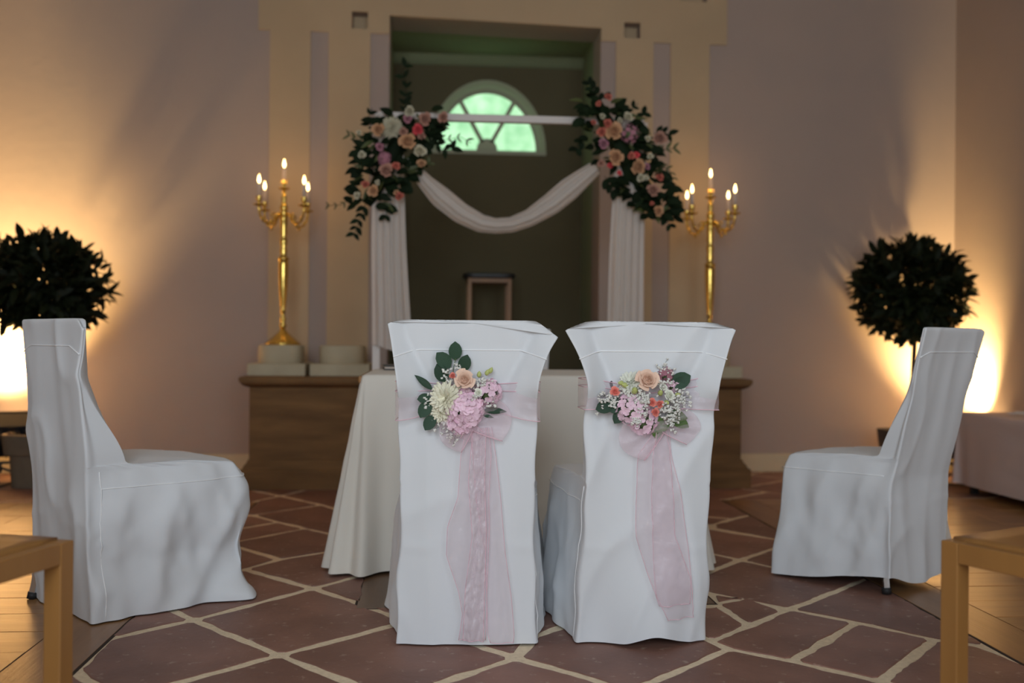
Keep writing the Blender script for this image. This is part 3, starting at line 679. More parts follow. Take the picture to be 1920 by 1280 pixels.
SL, SLF = covered_chair(-1.18, 3.325, R(-48.5), 'flowerless white covered chair beside the taupe planter, its hem reaching the floor',
    dict(seed=3.1, w=.43, earL=(.02, .0), earR=(.040, .034), lean=.045, flare=.02, fold=.016, dep=.50, waist=.0, puff=.035, tuck=.0, ridge=.036, toe=.06, rear_folds=.009, ff=3.6, nfold=6, side_seam=(1,), rear_flare=.03,
         legs=[((-.17, .06, .45), (-.215, -.012, .002)), ((.17, .06, .45), (.18, .05, .002)), ((-.17, .42, .45), (-.18, .44, .002)), ((.17, .42, .45), (.18, .44, .002))]))
SR, SRF = covered_chair(1.78, 3.475, R(35), 'white covered chair without flowers showing a chrome leg below its hem',
    dict(seed=5.2, w=.40, earL=(.012, .0), earR=(.012, .006), lean=.125, upright=True, tb=.09, ridge=.017, flare=.04, fold=.014, dep=.43, rear_folds=.005, nfold=9, waist=.0, rear_flare=.01,
         hem=lambda t: .055 * math.exp(-((t - .0) / .09) ** 2) + .055 * math.exp(-((t - 1.0) / .12) ** 2) + .03 * math.exp(-((t - .33) / .2) ** 2),
         legs=[((-.17, .08, .45), (-.18, .03, .002)), ((.17, .06, .45), (.215, -.03, .002)), ((-.17, .42, .45), (-.18, .44, .002)), ((.17, .42, .45), (.18, .44, .002))]))
BC, BCF = covered_chair(.42, 5.16, R(180 - 4.7), 'white covered chair standing behind the altar table, mostly hidden',
    dict(seed=9.4, w=.40, H=.945, earL=(.01, .0), earR=(.01, .0), lean=.05, flare=.04, fold=.01))

# ------------------------------------------------------------------ cloth-covered tables
def cloth_skirt(hx_, hy, zt, zb, fl_mid, fl_cor, amp, nf, seed, cornerz=None):
    """a rectangular cloth: flat top, hanging sides, cone folds at the corners"""
    rc = .02; path = []
    def seg(a, b, n, nrm): 
        for k in range(n): path.append((Vector(a).lerp(Vector(b), (k + .5) / n), Vector(nrm), 0.0))
    def cor(c, a0, n=14):
        for k in range(n):
            a = a0 + PI / 2 * (k + .5) / n; d = Vector((math.cos(a), math.sin(a)))
            path.append((Vector(c) + d * rc, d, math.sin(PI * (k + .5) / n)))
    nx, ny = 60, 40
    seg((-hx_ + rc, -hy), (hx_ - rc, -hy), nx, (0, -1)); cor((hx_ - rc, -hy + rc), -PI / 2)
    seg((hx_, -hy + rc), (hx_, hy - rc), ny, (1, 0)); cor((hx_ - rc, hy - rc), 0)
    seg((hx_ - rc, hy), (-hx_ + rc, hy), nx, (0, 1)); cor((-hx_ + rc, hy - rc), PI / 2)
    seg((-hx_, hy - rc), (-hx_, -hy + rc), ny, (-1, 0)); cor((-hx_ + rc, -hy + rc), PI)
    N_ = len(path); rows = []
    rows.append([Vector((p.x * .5, p.y * .5, zt)) for p, d, c in path])
    rows.append([Vector((p.x * .985, p.y * .985, zt)) for p, d, c in path])
    nv = 30
    # smoothed nearness to a corner
    near = []
    for p, d, c in path:
        q = min((Vector((sx * hx_, sy * hy)) - p).length for sx in (-1, 1) for sy in (-1, 1)); near.append(math.exp(-(q / .13) ** 2))
    for j in range(nv + 1):
        h = j / nv; row = []
        for i, (p, d, c) in enumerate(path):
            t = i / N_
            o = (fl_mid * h + (fl_cor - fl_mid) * near[i] * h ** 1.1)
            o += amp * h ** .9 * math.sin(2 * PI * nf * t + seed + 2 * noise.noise(Vector((t * 9, 0, seed)))) * (.5 + noise.noise(Vector((t * 13, h * .7, seed + 2))))
            o += amp * 1.8 * near[i] * h * math.sin(2 * PI * 38 * t + seed)
            o += .004 * noise.noise(Vector((t * 40, h * 6, seed + 5)))
            o += .004 * sstep(h * 20)
            z = lerp(zt - .001 - (.006 if j > 0 else 0), zb, h) - (.004 if j == 0 else 0)
            if cornerz is not None and h > .8: z += cornerz(t, near[i]) * (h - .8) / .2
            row.append(Vector((p.x + d.x * o, p.y + d.y * o, z)))
        rows.append(row)
    m = MB(); m.grid(rows, True, True, False); return m
TX0, TX1, TY0, TY1 = -.262, .985, 3.845, 4.66
TCX, TCY = (TX0 + TX1) / 2, (TY0 + TY1) / 2
tb = tag(empty('altar_table', (TCX, TCY, 0)), 'folding table hidden under the long ivory cloth before the wedding arch', 'table')
MB().box(-.635, .635, -.395, .395, .715, .742).build('tabletop', M_oak, tb, smooth=False, bevel=.004)
for sx in (-1, 1):
    for sy in (-1, 1): MB().box(sx * .57 - .02, sx * .57 + .02, sy * .33 - .02, sy * .33 + .02, .001, .715).build('leg', M_chrome, tb, smooth=False)
tc = cloth_skirt((TX1 - TX0) / 2, (TY1 - TY0) / 2, .751, .012, .030, .13, .016, 16, 2.2).build('tablecloth', M_linen, None, subsurf=1)
tc.location = (TCX, TCY, 0)
tag(tc, 'long ivory tablecloth falling in folds to the stone floor behind the flowered chairs', 'tablecloth')
# black folder on the cloth
fo = tag(empty('folder', (-.10, 4.50, .7525), R(4)), 'thin black folder lying closed on the ivory tablecloth', 'folder')
MB().box(-.11, .12, -.14, .14, .0, .005).build('back_cover', M_black, fo, smooth=False, bevel=.001)
MB().box(-.105, .117, -.135, .135, .005, .013).build('pages', M_wax, fo, smooth=False)
MB().box(-.11, .12, -.14, .14, .013, .018).build('front_cover', M_black, fo, smooth=False, bevel=.001)
# low table along the right wall
stx0, stx1, sty0, sty1 = 3.155, 3.62, 4.30, 5.76
st = tag(empty('side_table', ((stx0 + stx1) / 2, (sty0 + sty1) / 2, 0)), 'low table under a dusty pink cloth along the side wall', 'table')
MB().box(-.215, .215, -.71, .71, .445, .472).build('tabletop', M_oak, st, smooth=False)
for sx in (-1, 1):
    for sy in (-.62, -.1, .62): MB().box(sx * .17 - .018, sx * .17 + .018, sy - .018, sy + .018, .001, .445).build('leg', M_black, st, smooth=False)
sc_ = cloth_skirt((stx1 - stx0) / 2 - .012, (sty1 - sty0) / 2 - .01, .483, .055, .006, .02, .010, 14, 4.4).build('side_tablecloth', M_pinklinen, None, subsurf=1)
sc_.location = ((stx0 + stx1) / 2, (sty0 + sty1) / 2, 0)
tag(sc_, 'dusty pink cloth hanging over the low table at the side wall', 'tablecloth')
nk = MB(); rows = []
for j in range(9):
    rows.append([(lerp(-.09, .09, i / 8), lerp(-.07, .07, j / 8), .004 + .012 * abs(math.sin(i * .9 + j * .5)) * (1 - abs(i - 4) / 5)) for i in range(9)])
nk.grid(rows)
nko = nk.build('napkin', M_cover, None, solid=.002); nko.location = (3.42, 5.45, .486); nko.rotation_euler = (0, 0, .4)
tag(nko, 'crumpled white napkin lying on the dusty pink side table', 'napkin')

# ------------------------------------------------------------------ oak chairs at the front edge
def oak_chair(x, y, rz, right, label):
    """(x, y) is the front corner nearest the aisle; local +y faces the altar"""
    t = tag(empty('oak_chair', (x, y, 0), rz), label, 'chair', 'plain oak chairs in the front row')
    s = -1 if right else 1            # seat extends away from the aisle
    W, D, hz = .46, .46, .45
    def bx(a, b, c, d, e, f): 
        xa, xb = sorted((-s * a, -s * b)); return (xa, xb, c, d, e, f)
    for (a, d) in ((0, 0), (W - .042, 0)):
        MB().box(*bx(a, a + .042, -d - .042, -d, .001, hz)).build('leg', M_oak, t, smooth=False, bevel=.003)
    for a in (0, W - .042):
        mb = MB(); mb.box(*bx(a, a + .042, -D, -D + .042, .001, .84)); mb.build('rear_leg', M_oak, t, smooth=False, bevel=.003)
    MB().box(*bx(.042, W - .042, -.034, -.004, hz - .045, hz - .001)).build('front_rail', M_oak, t, smooth=False)
    MB().box(*bx(.042, W - .042, -D + .006, -D + .036, hz - .045, hz - .001)).build('rear_rail', M_oak, t, smooth=False)
    for a in (0.001, W - .035):
        MB().box(*bx(a, a + .034, -D + .042, -.042, hz - .045, hz - .0005)).build('side_rail', M_oak, t, smooth=False, bevel=.002)
    mb = MB(); rows = []
    for j in range(9):
        rows.append([(-s * lerp(.036, W - .036, i / 8), -lerp(.006, D - .01, j / 8), hz - .0012 - .012 * math.sin(PI * i / 8) * math.sin(PI * j / 8)) for i in range(9)])
    mb.grid(rows); mb.build('seat', M_oak, t, solid=.012)
    for zz in (.60, .78):
        MB().box(*bx(.042, W - .042, -D + .008, -D + .030, zz, zz + .06)).build('back_slat', M_oak, t, smooth=False, bevel=.004)
    return t
oak_chair(-.752, 2.19, R(-18), False, 'plain oak chair in front of the covered chair whose hem reaches the floor')
oak_chair(1.128, 2.115, R(26), True, 'plain oak chair in front of the covered chair with the chrome leg')

# ------------------------------------------------------------------ candelabra and candles
GOLDPROF = [(.108, 0), (.112, .006), (.104, .014), (.062, .05), (.030, .078), (.020, .092), (.014, .10), (.021, .112), (.022, .125), (.013, .137), (.018, .15), (.019, .165), (.012, .178),
            (.013, .195), (.017, .205), (.016, .22), (.020, .26), (.026, .34), (.030, .43), (.031, .50), (.030, .525), (.034, .53), (.034, .54), (.022, .548), (.020, .565), (.024, .585), (.018, .605), (.023, .63),
            (.024, .65), (.017, .672), (.022, .695), (.019, .72), (.022, .745), (.024, .775), (.026, .785), (.020, .80), (.018, .82), (.024, .84), (.026, .855), (.018, .87), (.014, .89), (.018, .91), (.012, .93), (.010, .955)]
def candle(x, y, z, rz, label, first=[None]):
    if first[0] is None:
        c = MB().lathe([(.0115, 0), (.0115, .075), (.010, .078), (.006, .0765)], 14).build('candle', M_wax, None)
        MB().tube([(0, 0, .076), (.0005, 0, .086)], .0012, 5).build('wick', M_wick, c)
        MB().lathe([(.0015, .081), (.007, .088), (.0095, .098), (.009, .108), (.006, .120), (.0028, .130), (.0006, .137)], 12).build('flame', M_flame, c)
        first[0] = c; o = c
    else:
        src = first[0]; o = src.copy(); C.objects.link(o)
        for ch in src.children:
            k = ch.copy(); C.objects.link(k); k.parent = o
    o.location = (x, y, z); o.rotation_euler = (0, 0, rz)
    d = bpy.data.lights.get('candle_light') or bpy.data.lights.new('candle_light', 'POINT')
    d.energy = .35; d.color = (1.0, .55, .20); d.shadow_soft_size = .012
    lo = bpy.data.objects.new('candle_light', d); C.objects.link(lo); lo.location = (x, y, z + .15)
    tag(o, label, 'candle', 'lit white candles on the gold candelabra')
def candelabrum(x, y, z, th0, label, which, names):
    t = tag(empty('candelabrum', (x, y, z)), label, 'candelabrum', 'gold candelabra on the plinth')
    MB().lathe([(r, zz) for r, zz in GOLDPROF if zz <= .10], 28).build('foot', M_gold, t)
    MB().lathe([(r, zz) for r, zz in GOLDPROF if zz >= .10], 24).build('stem', M_gold, t)
    def pan(parent, px, py, pz):
        q = Matrix.Translation((px, py, pz))
        MB().lathe([(.006, -.012), (.010, -.004), (.030, 0), (.036, .006), (.036, .008), (.012, .006)], 20, q).build('drip_pan', M_gold, parent)
        MB().lathe([(.008, .004), (.013, .010), (.010, .02), (.016, .03), (.018, .042), (.015, .048), (.019, .054), (.017, .057), (.012, .056)], 18, q).build('candle_cup', M_gold, parent)
    cc = MB().tube([(0, 0, .94), (0, 0, .965)], .010, 10).build('centre_post', M_gold, t); pan(cc, 0, 0, .965)
    candle(x, y, z + 1.018, 0, names[4])
    for k in range(4):
        a = th0 + k * PI / 2; ca, sa = math.cos(a), math.sin(a)
        path = []
        for r, zz in [(.015, .80), (.035, .815), (.055, .80), (.075, .765), (.10, .745), (.13, .742), (.16, .755), (.18, .785), (.188, .815), (.19, .84)]: path.append((r, zz))
        fine = []
        for i in range(len(path) - 1):
            for s in range(3): fine.append((lerp(path[i][0], path[i + 1][0], s / 3), lerp(path[i][1], path[i + 1][1], s / 3)))
        fine.append(path[-1])
        mb = MB().tube([(r * ca, r * sa, zz) for r, zz in fine], [.0085 - .002 * math.sin(PI * i / len(fine)) for i in range(len(fine))], 8)
        for r, zz, rr in ((.10, .758, .012), (.055, .80, .011), (.165, .77, .011), (.12, .728, .010)): mb.ball((r * ca, r * sa, zz), rr, 8, 6)
        sp = [(.075 + .022 * math.cos(q) * (1 - q / 9), .79 + .022 * math.sin(q) * (1 - q / 9)) for q in [i * .55 for i in range(13)]]
        mb.tube([(r * ca, r * sa, zz) for r, zz in sp], .005, 6)
        arm = mb.build('arm', M_gold, t); pan(arm, .19 * ca, .19 * sa, .845)
        candle(x + .19 * ca, y + .19 * sa, z + .898, a, names[k])
    return t
ZB = .661 + .186
candelabrum(-.912, 6.28, ZB, R(47.2), 'gold five-arm candelabrum with its conical foot visible on a cream stone base', 0,
    ['candle of the candelabrum with the visible foot, on its farther arm towards the arch', 'candle of the candelabrum with the visible foot, on its farther arm away from the arch',
     'candle of the candelabrum with the visible foot, on its nearer arm away from the arch', 'candle of the candelabrum with the visible foot, on its nearer arm towards the arch',
     'topmost lit candle of the candelabrum with the visible foot'])
candelabrum(1.790, 6.28, ZB, R(37), 'gold five-arm candelabrum with its foot hidden behind a covered chair', 1,
    ['candle of the candelabrum with the hidden foot, on its farther arm away from the arch', 'candle of the candelabrum with the hidden foot, on its farther arm towards the arch',
     'candle of the candelabrum with the hidden foot, on its nearer arm towards the arch', 'candle of the candelabrum with the hidden foot, on its nearer arm away from the arch',
     'topmost lit candle of the candelabrum with the hidden foot'])

# ------------------------------------------------------------------ wedding arch with drapes
AY = 5.50
ax0, ax1 = -.315, 1.182
wa = tag(empty('wedding_arch', ((ax0 + ax1) / 2, AY, 0)), 'white wooden wedding arch with a plain crossbar behind the altar table', 'arch')
hw = (ax1 - ax0) / 2
for s in (-1, 1):
    MB().box(s * hw - (.0 if s < 0 else .042), s * hw + (.042 if s < 0 else .0), -.02, .02, .012, 2.09).build('post', M_whitepaint, wa, smooth=False, bevel=.003)
    MB().box(s * (hw - .02) - .06, s * (hw - .02) + .06, -.2, .2, .001, .014).build('foot_plate', M_whitepaint, wa, smooth=False, bevel=.003)
MB().box(-hw, hw, -.02, .02, 2.09, 2.13).build('crossbar', M_whitepaint, wa, smooth=False, bevel=.003)
def drape(name, x0t, x1t, x0b, x1b, zt, zb0, zb1, seed, label, y=AY - .05, npl=5):
    rows = []; nz, nx = 40, 41
    for j in range(nz):
        h = j / (nz - 1); row = []
        for i in range(nx):
            u = i / (nx - 1)
            x = lerp(lerp(x0t, x0b, h), lerp(x1t, x1b, h), u) + .004 * math.sin(h * 7 + seed)
            zz = lerp(zt, lerp(zb0, zb1, u), h)
            yy = y - .018 * math.sin(2 * PI * npl * u + seed + h * 1.5) * (.2 + .35 * h) - .03 * math.sin(PI * u) + .012 * noise.noise(Vector((u * 4, h * 3, seed)))
            row.append((x, yy, zz))
        rows.append(row)
    o = MB().grid(rows).build(name, M_chiffon, None); return tag(o, label, 'curtain')
drape('drape', -.318, -.165, -.318, -.10, 2.10, .86, .79, 1.0, 'white chiffon drape on an arch post, its raised hem showing the post foot')
drape('drape', 1.015, 1.19, .955, 1.175, 2.10, .42, .40, 2.0, 'white chiffon drape on an arch post, its lower end hidden by a chair')
rows = []
SW = [(0, -.13, 1.86, .05), (.06, -.035, 1.745, .085), (.16, .05, 1.665, .12), (.28, .16, 1.58, .115), (.40, .27, 1.525, .10), (.5, .35, 1.512, .085), (.60, .44, 1.52, .085), (.70, .54, 1.56, .095), (.82, .66, 1.64, .12), (.92, .76, 1.725, .125), (1, .90, 1.84, .08)]
for j in range(61):
    x, z, w_ = interp(SW, j / 60); row = []
    x2, z2, _ = interp(SW, min(1, j / 60 + .01)); x3, z3, _ = interp(SW, max(0, j / 60 - .01))
    d = Vector((x2 - x3, 0, z2 - z3)).normalized(); nrm = Vector((-d.z, 0, d.x))
    for i in range(15):
        v = i / 14 - .5
        row.append(Vector((x, AY - .06 - .05 * math.cos(PI * v) + .006 * math.sin(v * 26 + j * .05), z)) + nrm * (v * w_))
    rows.append(row)
tag(MB().grid(rows).build('swag', M_chiffon, None, subsurf=1), 'white chiffon swag looped between the two flower arrangements', 'curtain')

# ------------------------------------------------------------------ flowers
def rose_mesh(name, r, m, n=20, openness=1.0):
    mb = MB()
    for k in range(n):
        t = k / (n - 1); a0 = k * 2.399
        rb = r * (.08 + .60 * t); h = r * (1.05 - .35 * t); span = lerp(2.4, 1.25, t)
        rows = []
        for j in range(5):
            v = j / 4; row = []
            for i in range(5):
                u = i / 2 - 1
                a = a0 + u * span * .5 * (.55 + .45 * math.sin(PI * min(1, v * .75 + .1)))
                rad = rb * (.5 + .5 * v ** .7) + openness * t ** 1.4 * r * .42 * v ** 2.2
                z = h * v * (1 - .14 * u * u) - openness * t * r * .30 * max(0, v - .7) / .3 * .6
                row.append((rad * math.cos(a), rad * math.sin(a), z - r * .45 * t * .5))
            rows.append(row)
        mb.grid(rows)
    mb.lathe([(r * .25, -r * .45), (r * .45, -r * .2), (r * .3, r * .3), (.001, r * .5)], 10)
    return mb.mesh(name, m)
def mum_mesh(name, r, m, layers=8):
    mb = MB(); rr = random.Random(3)
    for L_ in range(layers):
        t = L_ / (layers - 1); npet = int(lerp(7, 22, t))
        for k in range(npet):
            a = 2 * PI * (k + .5 * (L_ % 2)) / npet + rr.uniform(-.08, .08); el = lerp(1.35, .05, t) + rr.uniform(-.1, .1); ln = r * lerp(.62, 1.0, t) * rr.uniform(.9, 1.08); w = r * .085
            d = Vector((math.cos(a) * math.cos(el), math.sin(a) * math.cos(el), math.sin(el))); s = Vector((-math.sin(a), math.cos(a), 0)); up = s.cross(d)
            rows = []
            for j in range(4):
                v = j / 3; c = d * (ln * (.2 + .8 * v)) - up * (ln * .16 * v * v) * -1; ww = w * (1.0, 1.25, 1.2, .5)[j]
                rows.append([c - s * ww + up * w * .5, c, c + s * ww + up * w * .5])
            mb.grid(rows)
    mb.ball((0, 0, 0), r * .35, 8, 5)
    return mb.mesh(name, m)
def floret_mesh(name, r, m):
    mb = MB()
    for k in range(4):
        a = k * PI / 2; d = Vector((math.cos(a), math.sin(a), 0)); s = Vector((-d.y, d.x, 0)); rows = []
        for v, w, z in ((.08, .18, 0), (.45, .50, .10), (.8, .52, .14), (1.02, .22, .08)):
            rows.append([d * r * v + s * r * w * u + Vector((0, 0, r * (z + .10 * u * u))) for u in (-1, -.4, .4, 1)])
        mb.grid(rows)
    mb.ball((0, 0, r * .05), r * .12, 6, 4)
    return mb.mesh(name, m)
def leaf_mesh(name, ln, wd, m, shape='oval', cup=.25, bend=.15):
    mb = MB(); rows = []; n = 7
    for j in range(n):
        v = j / (n - 1)
        if shape == 'oval': w = wd * (math.sin(PI * min(.98, max(.04, v * .94 + .04))) ** .62)
        else: w = wd * math.sin(PI * v ** .85) ** .9 + .0004
        if j in (0, n - 1): w *= .25
        rows.append([(u * w * .5, ln * v, ln * (bend * v * v * -1) + abs(u) * w * cup) for u in (-1, 0, 1)])
    mb.grid(rows); return mb.mesh(name, m)
def put(name, me, parent, loc, axis, spin=0.0, scale=1.0, up=None, label=None):
    o = bpy.data.objects.new(name, me); C.objects.link(o); o.parent = parent
    place(o, loc, axis, spin, scale, up)
    if label: o['label'] = label
    return o
def put_leaf(me, parent, loc, d, normal, scale=1.0, name='leaf'):
    """leaf root at loc, pointing along d, upper face towards normal"""
    d = Vector(d).normalized(); n_ = Vector(normal); x = d.cross(n_)
    if x.length < 1e-3: x = d.cross(Vector((.3, .5, .8)))
    x.normalize(); z = x.cross(d)
    o = bpy.data.objects.new(name, me); C.objects.link(o); o.parent = parent
    o.matrix_local = Matrix.Translation(loc) @ Matrix((x, d, z)).transposed().to_4x4() @ Matrix.Scale(scale, 4)
    return o
ME_rose = {k: rose_mesh('rose_' + k, 1.0, m_) for k, m_ in dict(peach=M_peach, apricot=M_peachd, coral=M_coral, red=M_red, dusty=M_dusty, mauve=M_mauve, cream=M_creamp, white=M_whitep, ivory=M_creamp_dim, salmon=M_coral_dim).items()}  # ivory key: cream petals darkened for the weak daylight at the arch
ME_mum = mum_mesh('chrysanthemum', 1.0, M_whitep)
ME_mumc = mum_mesh('cream_chrysanthemum', 1.0, M_creamp)
ME_mumi = mum_mesh('dimmed_cream_chrysanthemum', 1.0, M_creamp_dim)
ME_flo_pink = floret_mesh('floret_pink', 1.0, M_pink)
ME_flo_mauve = floret_mesh('floret_mauve', 1.0, M_mauve)
ME_euc = leaf_mesh('eucalyptus', 1.0, .72, M_leafeuc, 'oval', .10, .08)
ME_long = leaf_mesh('long_leaf', 1.0, .30, M_leafeuc, 'pointed', .2, .1)
ME_green = leaf_mesh('green_leaf', 1.0, .62, M_leafgreen, 'pointed', .12, .12)
ME_dark = leaf_mesh('ruscus', 1.0, .52, M_leafdark, 'pointed', .2, .2)
ME_darkoval = leaf_mesh('dark_oval', 1.0, .62, M_leafdark, 'oval', .15, .15)
ME_pale = leaf_mesh('pale_leaf', 1.0, .30, M_leaflight, 'pointed', .2, .2)
ME_bay = leaf_mesh('bay', 1.0, .36, M_leafbay, 'pointed', .2, .2)

def hydrangea(parent, c, r, me, n, outward, seed, fr=.0125, label=None, squash=(1, 1)):
    """a mop head: core plus single florets over the side that faces outward"""
    rr = random.Random(seed); out = Vector(outward).normalized()
    core = MB().ball((0, 0, 0), r * .72, 10, 7).mesh('hydrangea', M_stem)
    h = bpy.data.objects.new('hydrangea', core); C.objects.link(h); h.parent = parent; h.location = c
    if label: h['label'] = label
    k = 0; i = 0
    while k < n and i < n * 8:
        zz = 1 - 2 * (i + .5) / (n * 1.75); a = i * 2.399; i += 1
        if abs(zz) > 1: continue
        rad = math.sqrt(1 - zz * zz); d = Vector((rad * math.cos(a), zz * -1, rad * math.sin(a)))
        d = Vector((d.x, d.y, d.z))
        if d.dot(out) < -.25: continue
        p_ = Vector((d.x * r * squash[0], d.y * r * .8, d.z * r * squash[1]))
        put('floret', me, h, p_, d + Vector((rr.uniform(-.3, .3), rr.uniform(-.2, .2), rr.uniform(-.3, .3))), rr.uniform(0, 6), fr * rr.uniform(.85, 1.15)); k += 1
    return h
def gypsophila(parent, spots, seed, name='babys_breath'):
    """spots: (x, y, z, radius, count)"""
    rr = random.Random(seed); mb = MB(); st_ = MB()
    for x, y, z, r, n in spots:
        for _ in range(n):
            p_ = Vector((x + rr.gauss(0, r * .55), y - abs(rr.gauss(0, .008)), z + rr.gauss(0, r * .55)))
            s = rr.uniform(.0027, .0048)
            for q in range(3): mb.ball(p_ + Vector((rr.uniform(-1, 1), rr.uniform(-1, 1), rr.uniform(-1, 1))) * s * .7, s, 5, 3)
            st_.tube([p_, Vector((x, y + .02, z)).lerp(p_, .4)], .0005, 3)
    o = mb.build(name, M_gyp, parent, smooth=True); o['kind'] = 'stuff'
    s_ = st_.build('babys_breath_stem', M_stem, o); s_['kind'] = 'stuff'
    return o
def bud(parent, loc, axis, ln, m=None):
    mb = MB().lathe([(.15, 0), (.32, .2), (.36, .45), (.26, .75), (.06, 1.0)], 8)
    put('bud', mb.mesh('bud', m or M_bud), parent, loc, axis, 0, ln)

def rear(F, x, z): return F['rear_y'](x, z)
S = .00153
def chair_matrix(t): return (t.location.copy(), t.rotation_euler.z)

# ---- bouquet with the eucalyptus sprig
zc = .715
bl = tag(empty('bouquet', FL.location, FL.rotation_euler.z), 'bouquet of peach rose, pink hydrangea and white chrysanthemum with an upright eucalyptus sprig', 'bouquet', 'chair bouquets')
y0 = rear(FLF, 0, .72) - .012
def L_(px, py, dy=0.0): return Vector(((px - 874) * S, y0 + dy, .88 - (py - 640.7) * S))
put('rose', ME_rose['peach'], bl, L_(868, 712, -.048), (0.02, -1, .25), .4, .0300)
put('small_rose', ME_rose['coral'], bl, L_(846, 705, -.03), (-.3, -1, .5), .2, .010)
put('chrysanthemum', ME_mumc, bl, L_(833, 746, -.024), (-.40, -1, .12), 0, .052)
put('chrysanthemum', ME_mumc, bl, L_(824, 770, -.012), (-.5, -1, -.2), 1, .038)
hydrangea(bl, L_(868, 764, -.014), .050, ME_flo_pink, 34, (0, -1, 0), 11, .0185)
hydrangea(bl, L_(912, 735, -.012), .034, ME_flo_pink, 20, (0, -1, 0), 12, .0140)
hydrangea(bl, L_(860, 790, -.008), .032, ME_flo_pink, 18, (0, -1, -.4), 13, .0165)
gypsophila(bl, [(*L_(852, 808, -.01), .03, 34), (*L_(826, 795, -.01), .02, 14), (*L_(806, 750, -.01), .02, 12), (*L_(836, 700, -.015), .018, 14), (*L_(856, 688, -.015), .012, 8), (*L_(897, 716, -.03), .022, 26), (*L_(915, 752, -.03), .012, 8), (*L_(885, 742, -.045), .012, 8)], 5)
put('lisianthus', ME_rose['white'], bl, L_(893, 735, -.036), (.2, -1, .1), .4, .013)
for (px, py, ax) in ((894, 701, (0.05, -.4, 1)), (907, 697, (.45, -.4, 1)), (913, 693, (.5, -.4, 1))): bud(bl, L_(px, py + 6, -.022), ax, .019)
for (bx_, by_, tx, ty, k) in ((850, 676, 850, 644, 1), (841, 690, 818, 664, 1), (862, 697, 872, 668, 1), (832, 716, 818, 685, .95), (803, 752, 788, 780, 1), (812, 778, 797, 803, .8), (806, 745, 783, 748, .9)):
    a, b = L_(bx_, by_, -.014), L_(tx, ty, -.026); put_leaf(ME_euc, bl, a, b - a, (0.1, -1, .15), (b - a).length * 1.06)
for (bx_, by_, tx, ty) in ((809, 731, 776, 703), (902, 768, 946, 769), (902, 777, 922, 781), (908, 760, 928, 753)):
    a, b = L_(bx_, by_, -.014), L_(tx, ty, -.020); put_leaf(ME_long, bl, a, b - a, (0, -1, .3), (b - a).length)
MB().tube([L_(845, 715, -.01), L_(847, 690, -.014), L_(851, 672, -.018)], .0012, 5).build('stem', M_stem, bl)

# ---- bouquet with the three coral rosebuds
br = tag(empty('bouquet', FR.location, FR.rotation_euler.z), 'wide bouquet of peach rose, coral rosebuds, mauve-pink hydrangea and much baby\'s breath', 'bouquet', 'chair bouquets')
y0r = rear(FRF, 0, .72) - .012
def Q_(px, py, dy=0.0): return Vector(((px - 1204) * S, y0r + dy, .88 - (py - 642) * S))
put('rose', ME_rose['peach'], br, Q_(1190, 712, -.046), (0, -1, .3), 1.1, .0335)
for px, py in ((1200, 752), (1214, 755), (1206, 770)): put('small_rose', ME_rose['coral'], br, Q_(px, py, -.042), ((px - 1206) * .03, -1, .1), px, .0125)
put('small_rose', ME_rose['coral'], br, Q_(1133, 733, -.026), (-.3, -1, .3), .3, .0145)
put('chrysanthemum', ME_mum, br, Q_(1163, 716, -.018), (-.5, -1, .75), 0, .038)
put('lisianthus', ME_rose['white'], br, Q_(1232, 739, -.036), (.3, -1, .2), .5, .0165)
put('lisianthus', ME_rose['white'], br, Q_(1221, 724, -.034), (.2, -1, .4), .5, .013)
for px, py, ax, ln in ((1168, 733, (-.1, -1, .4), .028), (1156, 722, (-1, -.5, .3), .022), (1148, 717, (-1, -.4, .1), .018), (1216, 738, (0, -.8, .6), .022), (1245, 738, (1, -.4, .1), .016), (1226, 750, (.4, -.8, -.3), .018)): bud(br, Q_(px, py, -.03), ax, ln)
hydrangea(br, Q_(1168, 764, -.012), .045, ME_flo_pink, 26, (0, -1, 0), 21, .0150)
hydrangea(br, Q_(1190, 788, -.010), .036, ME_flo_pink, 18, (0, -1, -.3), 22, .0150)
hydrangea(br, Q_(1230, 702, -.006), .020, ME_flo_mauve, 10, (0, -1, .3), 23, .0125)
hydrangea(br, Q_(1243, 722, -.006), .016, ME_flo_pink, 8, (0, -1, .3), 24, .0130)
gypsophila(br, [(*Q_(1121, 747, -.014), .028, 46), (*Q_(1150, 728, -.02), .02, 20), (*Q_(1168, 740, -.03), .024, 32), (*Q_(1187, 745, -.045), .022, 34), (*Q_(1181, 768, -.045), .02, 20), (*Q_(1236, 762, -.03), .032, 60), (*Q_(1258, 745, -.02), .026, 40), (*Q_(1240, 783, -.02), .024, 34), (*Q_(1222, 716, -.035), .018, 20), (*Q_(1172, 786, -.04), .016, 14)], 6)
gypsophila(br, [(*Q_(1222, 693, -.01), .022, 16), (*Q_(1238, 700, -.01), .016, 8)], 8)
for (bx_, by_, tx, ty, me) in ((1238, 722, 1274, 703, ME_euc), (1132, 756, 1100, 765, ME_euc), (1158, 752, 1120, 764, ME_euc), (1150, 765, 1134, 790, ME_euc), (1214, 775, 1213, 820, ME_green), (1238, 783, 1208, 806, ME_green), (1240, 780, 1273, 797, ME_green), (1232, 776, 1270, 781, ME_green), (1246, 728, 1262, 706, ME_euc)):
    a, b = Q_(bx_, by_, -.014), Q_(tx, ty, -.022); put_leaf(me, br, a, b - a, (0.05, -1, .2), (b - a).length * 1.05)

